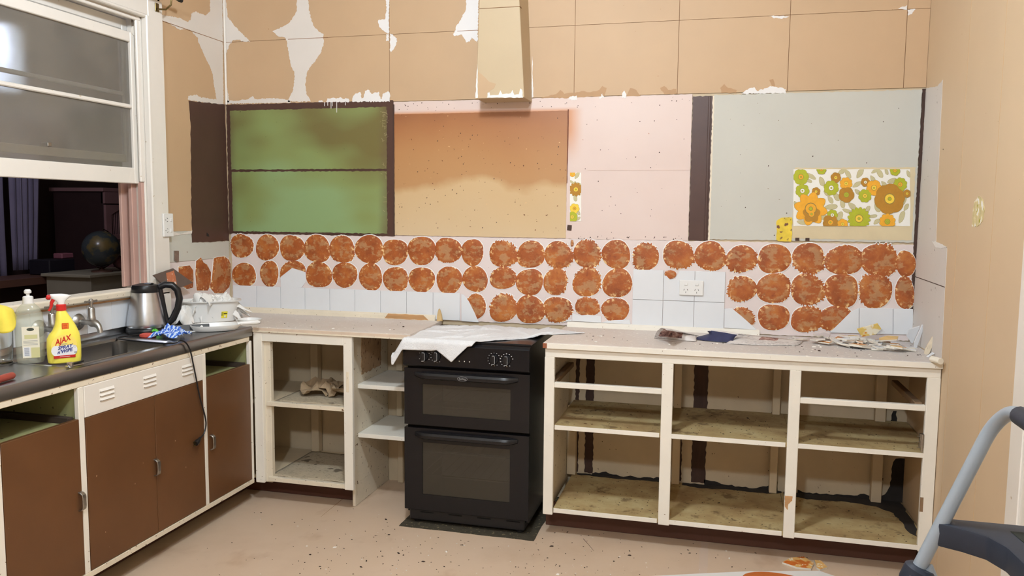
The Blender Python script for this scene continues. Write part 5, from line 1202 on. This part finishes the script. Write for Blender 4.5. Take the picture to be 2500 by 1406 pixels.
glb = thing('globe', 'dark world globe on stand on the pale cabinet beyond the window', 'globe', (-1.62, gb.y, z1))
gm_ = NT('globe_print'); gm_.col(gm_.ramp(gm_.noise(7, 4, .55, vec=gm_.obj()), [(.5, lin((60, 66, 68))), (.54, lin((92, 84, 60))), (.62, lin((112, 94, 56)))])).p(rough=.25); gm_ = gm_.m
mb = MB().lathe([(R_*math.sin(math.pi*k/20), -R_*math.cos(math.pi*k/20)) for k in range(21)], 32, (-1.62, gb.y, gb.z)); mb.build('sphere', gm_, glb, smooth='all')
MB().tube([Vector((-1.62, gb.y, gb.z))+Vector((0, math.sin(a)*(R_+.012), -math.cos(a)*(R_+.012))) for a in [math.radians(d) for d in range(-20, 171, 10)]], .004, 8).build('meridian_arm', brass, glb, smooth=True)
MB().lathe([(0, 0), (.07, 0), (.068, .008), (.02, .016), (.01, .03), (.008, gb.z-R_-z1), (0, gb.z-R_-z1)], 24, (-1.62, gb.y, z1)).build('stand', redwood, glb, smooth=True)
tp_ = at(292, 612, 'x', -1.56)
o = MB().lathe([(.042*math.sin(math.pi*k/10)*(1+.05*math.sin(k)), -.05*math.cos(math.pi*k/10)) for k in range(11)], 20, (-1.56, tp_.y, z1+.16)).build('pale_ball', mat('pale_plush', (150, 140, 112), .9, .1, 30), None, smooth='all'); tag(o, 'pale rounded ornament beside the globe, on top of a pink bundle', 'ornament')
o = MB().grid(lambda u, v: tuple(Vector((-1.57, tp_.y+.065, z1+.06))+Vector((math.sin(math.pi*v)*math.cos(2*math.pi*u)*.075, math.sin(math.pi*v)*math.sin(2*math.pi*u)*.085, -math.cos(math.pi*v)*.058))*(1+.14*noise.noise(Vector((math.cos(2*math.pi*u)*3, math.sin(2*math.pi*u)*3, v*5))))), 32, 20).build('fluffy_bundle', mat('pink_dark_wool', (120, 78, 84), .95, .3, 40), None, smooth='all'); tag(o, 'dark pink woolly bundle right of the globe stand', 'bundle')
ar = thing('louvre_wardrobe', 'pinkish timber wardrobe with arched cane door beyond the window', 'wardrobe', (-2.3, 1.7, 0))
pkw = mat('pinkish_timber', (150, 112, 112), .5, .1, 8); y0 = at(257, 500, 'x', -2.1).y; zt = at(270, 465, 'x', -2.1).z; zd = at(270, 497, 'x', -2.1).z
part(ar, 'body', -2.6, -2.12, y0, y0+.62, .001, zt, mat('wardrobe_dark', (60, 40, 40), .6, .1, 8)); part(ar, 'cornice', -2.62, -2.10, y0-.02, y0+.64, zt-.01, zt+.02, pkw); part(ar, 'frieze', -2.14, -2.105, y0, y0+.62, zd, zt-.01, pkw)
dr = MB(); ya, yb = y0+.004, y0+.36; dr.box(-2.12, -2.098, ya, ya+.06, .3, zd-.01).box(-2.12, -2.098, yb-.06, yb, .3, zd-.01).box(-2.12, -2.098, ya+.06, yb-.06, zd-.29, zd-.25)
arch = [(ya+.06, zd-.01), (yb-.06, zd-.01), (yb-.06, zd-.09), (yb-.10, zd-.07), ((ya+yb)/2, zd-.035), (ya+.10, zd-.07), (ya+.06, zd-.09)]
dr.prism(arch, 'x', -2.12, -2.098); dr = dr.build('door', pkw, ar, fix=False)
for k in range(12):
    y = ya+.068+k*(yb-ya-.136)/11; MB().tube([(-2.112, y, .5), (-2.112, y, zd-.05)], .004, 6).build('cane_bar', pkw, dr)
bxx = at(150, 650, 'x', -1.98)
o = thing('dark_box', 'dark speaker-like box on the timber unit beside the curtain', 'box', (-1.98, bxx.y, 0)); zt2 = tv.location.z+at(100, 676, 'x', -1.9).z
part(o, 'box_body', -2.12, -1.94, at(118, 650, 'x', -1.95).y, at(181, 650, 'x', -1.95).y, zt2+.001, at(150, 633, 'x', -1.95).z, mat('dark_box', (30, 26, 34), .6, 0), .006)
o2 = MB().box(-2.06, -1.98, at(151, 620, 'x', -1.98).y, at(180, 620, 'x', -1.98).y, at(150, 633, 'x', -1.95).z+.001, at(165, 618, 'x', -1.98).z).build('pink_tin', mat('pink_tin', (150, 92, 104), .4, .1, 10), None, bevel=.006); tag(o2, 'small pink tin sitting on the dark box beyond the window', 'tin')
lmp = thing('hanging_lamp', 'glowing white pendant lamp in the far room, seen blurred through window glass', 'lamp', (-1.0, -.45, CEIL))
lc = at(18, 130, 'x', -1.0)
em = NT('lamp_glow'); em.col((1, 1, 1)).p(emit=(.86, .92, 1.), estr=3.); em = em.m
MB().lathe([(0, -.2), (.05, -.195), (.07, -.16), (.07, .1), (.05, .14), (0, .15)], 28, (lc.x, lc.y, lc.z)).build('shade', em, lmp, smooth=True)
MB().tube([(lc.x, lc.y, lc.z+.15), (lc.x, lc.y, CEIL)], .004, 6).build('flex', blackp, lmp)

# ------------------------------------------------------------------ step ladder in the right foreground
ld = thing('step_ladder', 'grey tubular step ladder with black plastic tread in the right foreground', 'ladder', (3.1, -2.6, 0))
tube_m = mat('grey_blue_tube', (150, 160, 170), .35, .04, 6, metal=.15)
YA, YB = -2.4, -2.84
def rail(z, y): return Vector((2.727+.380*z, y, z))
d1 = (rail(1, YA)-rail(0, YA)).normalized(); d2 = Vector((0, -1, 0)); S_ = rail(1.138, YA)-d1*.075
path = [rail(.02, YA), rail(.5, YA), rail(.95, YA)]+[S_+.075*(math.sin(a*math.pi/20)*d1+(1-math.cos(a*math.pi/20))*d2) for a in range(11)]
path += [Vector((q.x, YA+YB-q.y, q.z)) for q in path[::-1]]
MB().tube(path, .0125, 16).build('hoop_frame', tube_m, ld, smooth=True)
MB().tube([rail(1.138, YA-.085), rail(1.138, YB+.085)], .0165, 14).build('hand_grip', blackt, ld, smooth=True)
lo = MB(); xr = rail(.9, YA).x; zT = at(2400, 1282, 'y', YA).z
out = [(xr+.0, YA+.022), (xr+.23, YA+.022), (xr+.26, YA), (xr+.26, YB), (xr+.23, YB-.022), (xr+.0, YB-.022), (xr-.006, YB-.012), (xr-.006, YB+.012), (xr+.03, YB+.03), (xr+.062, YB+.055), (xr+.08, YB+.10), (xr+.088, (YA+YB)/2), (xr+.08, YA-.10), (xr+.062, YA-.055), (xr+.03, YA-.03), (xr-.006, YA-.012), (xr-.006, YA+.012)]
MB().prism(out, 'z', zT-.045, zT).build('tread', blackt, ld, bevel=.008, seg=2, smooth=True)
MB().prism([(xr+.11, YA-.02), (xr+.22, YA-.02), (xr+.22, YB+.02), (xr+.11, YB+.02), (xr+.13, (YA+YB)/2)], 'z', zT-.001, zT+.0008).build('tread_inset', mat('tread_rubber', (30, 36, 32), .8, .2, 80, bump=(300, .5, .002)), ld)
for y in (YA, YB):
    c_ = rail(.80, y); MB().lathe([(0, -.02), (.026, -.02), (.028, -.012), (.028, .014), (.022, .02), (0, .021)], 20).xform(Matrix.Translation(c_+Vector((.004, 0, 0))) @ Matrix.Rotation(.36, 4, 'Y')).build('joint_knuckle', blackt, ld, smooth=True)
    MB().lathe([(0, -.006), (.006, -.006), (.006, .001), (0, .002)], 12).xform(Matrix.Translation(c_+Vector((-.01, -.028, .004))) @ Matrix.Rotation(math.pi/2, 4, 'X')).build('rivet', chrome, ld, smooth=True)
    MB().tube([Vector((c_.x+.02, y, .82)), Vector((3.40, y, .02))], .011, 12).build('rear_leg', tube_m, ld, smooth=True)
    for bx2 in (rail(.012, y), Vector((3.403, y, .012))): MB().lathe([(0, .0), (.018, 0), (.018, .03), (.014, .04), (0, .04)], 14, (bx2.x, y, .0005)).build('rubber_foot', blackt, ld, smooth=True)
for z in (.56, .28):
    x = rail(z, YA).x; MB().prism([(x-.03, YA+.02), (x+.13, YA+.02), (x+.13, YB-.02), (x-.03, YB-.02)], 'z', z-.03, z).build('tread', blackt, ld, bevel=.006, seg=2, smooth=True)
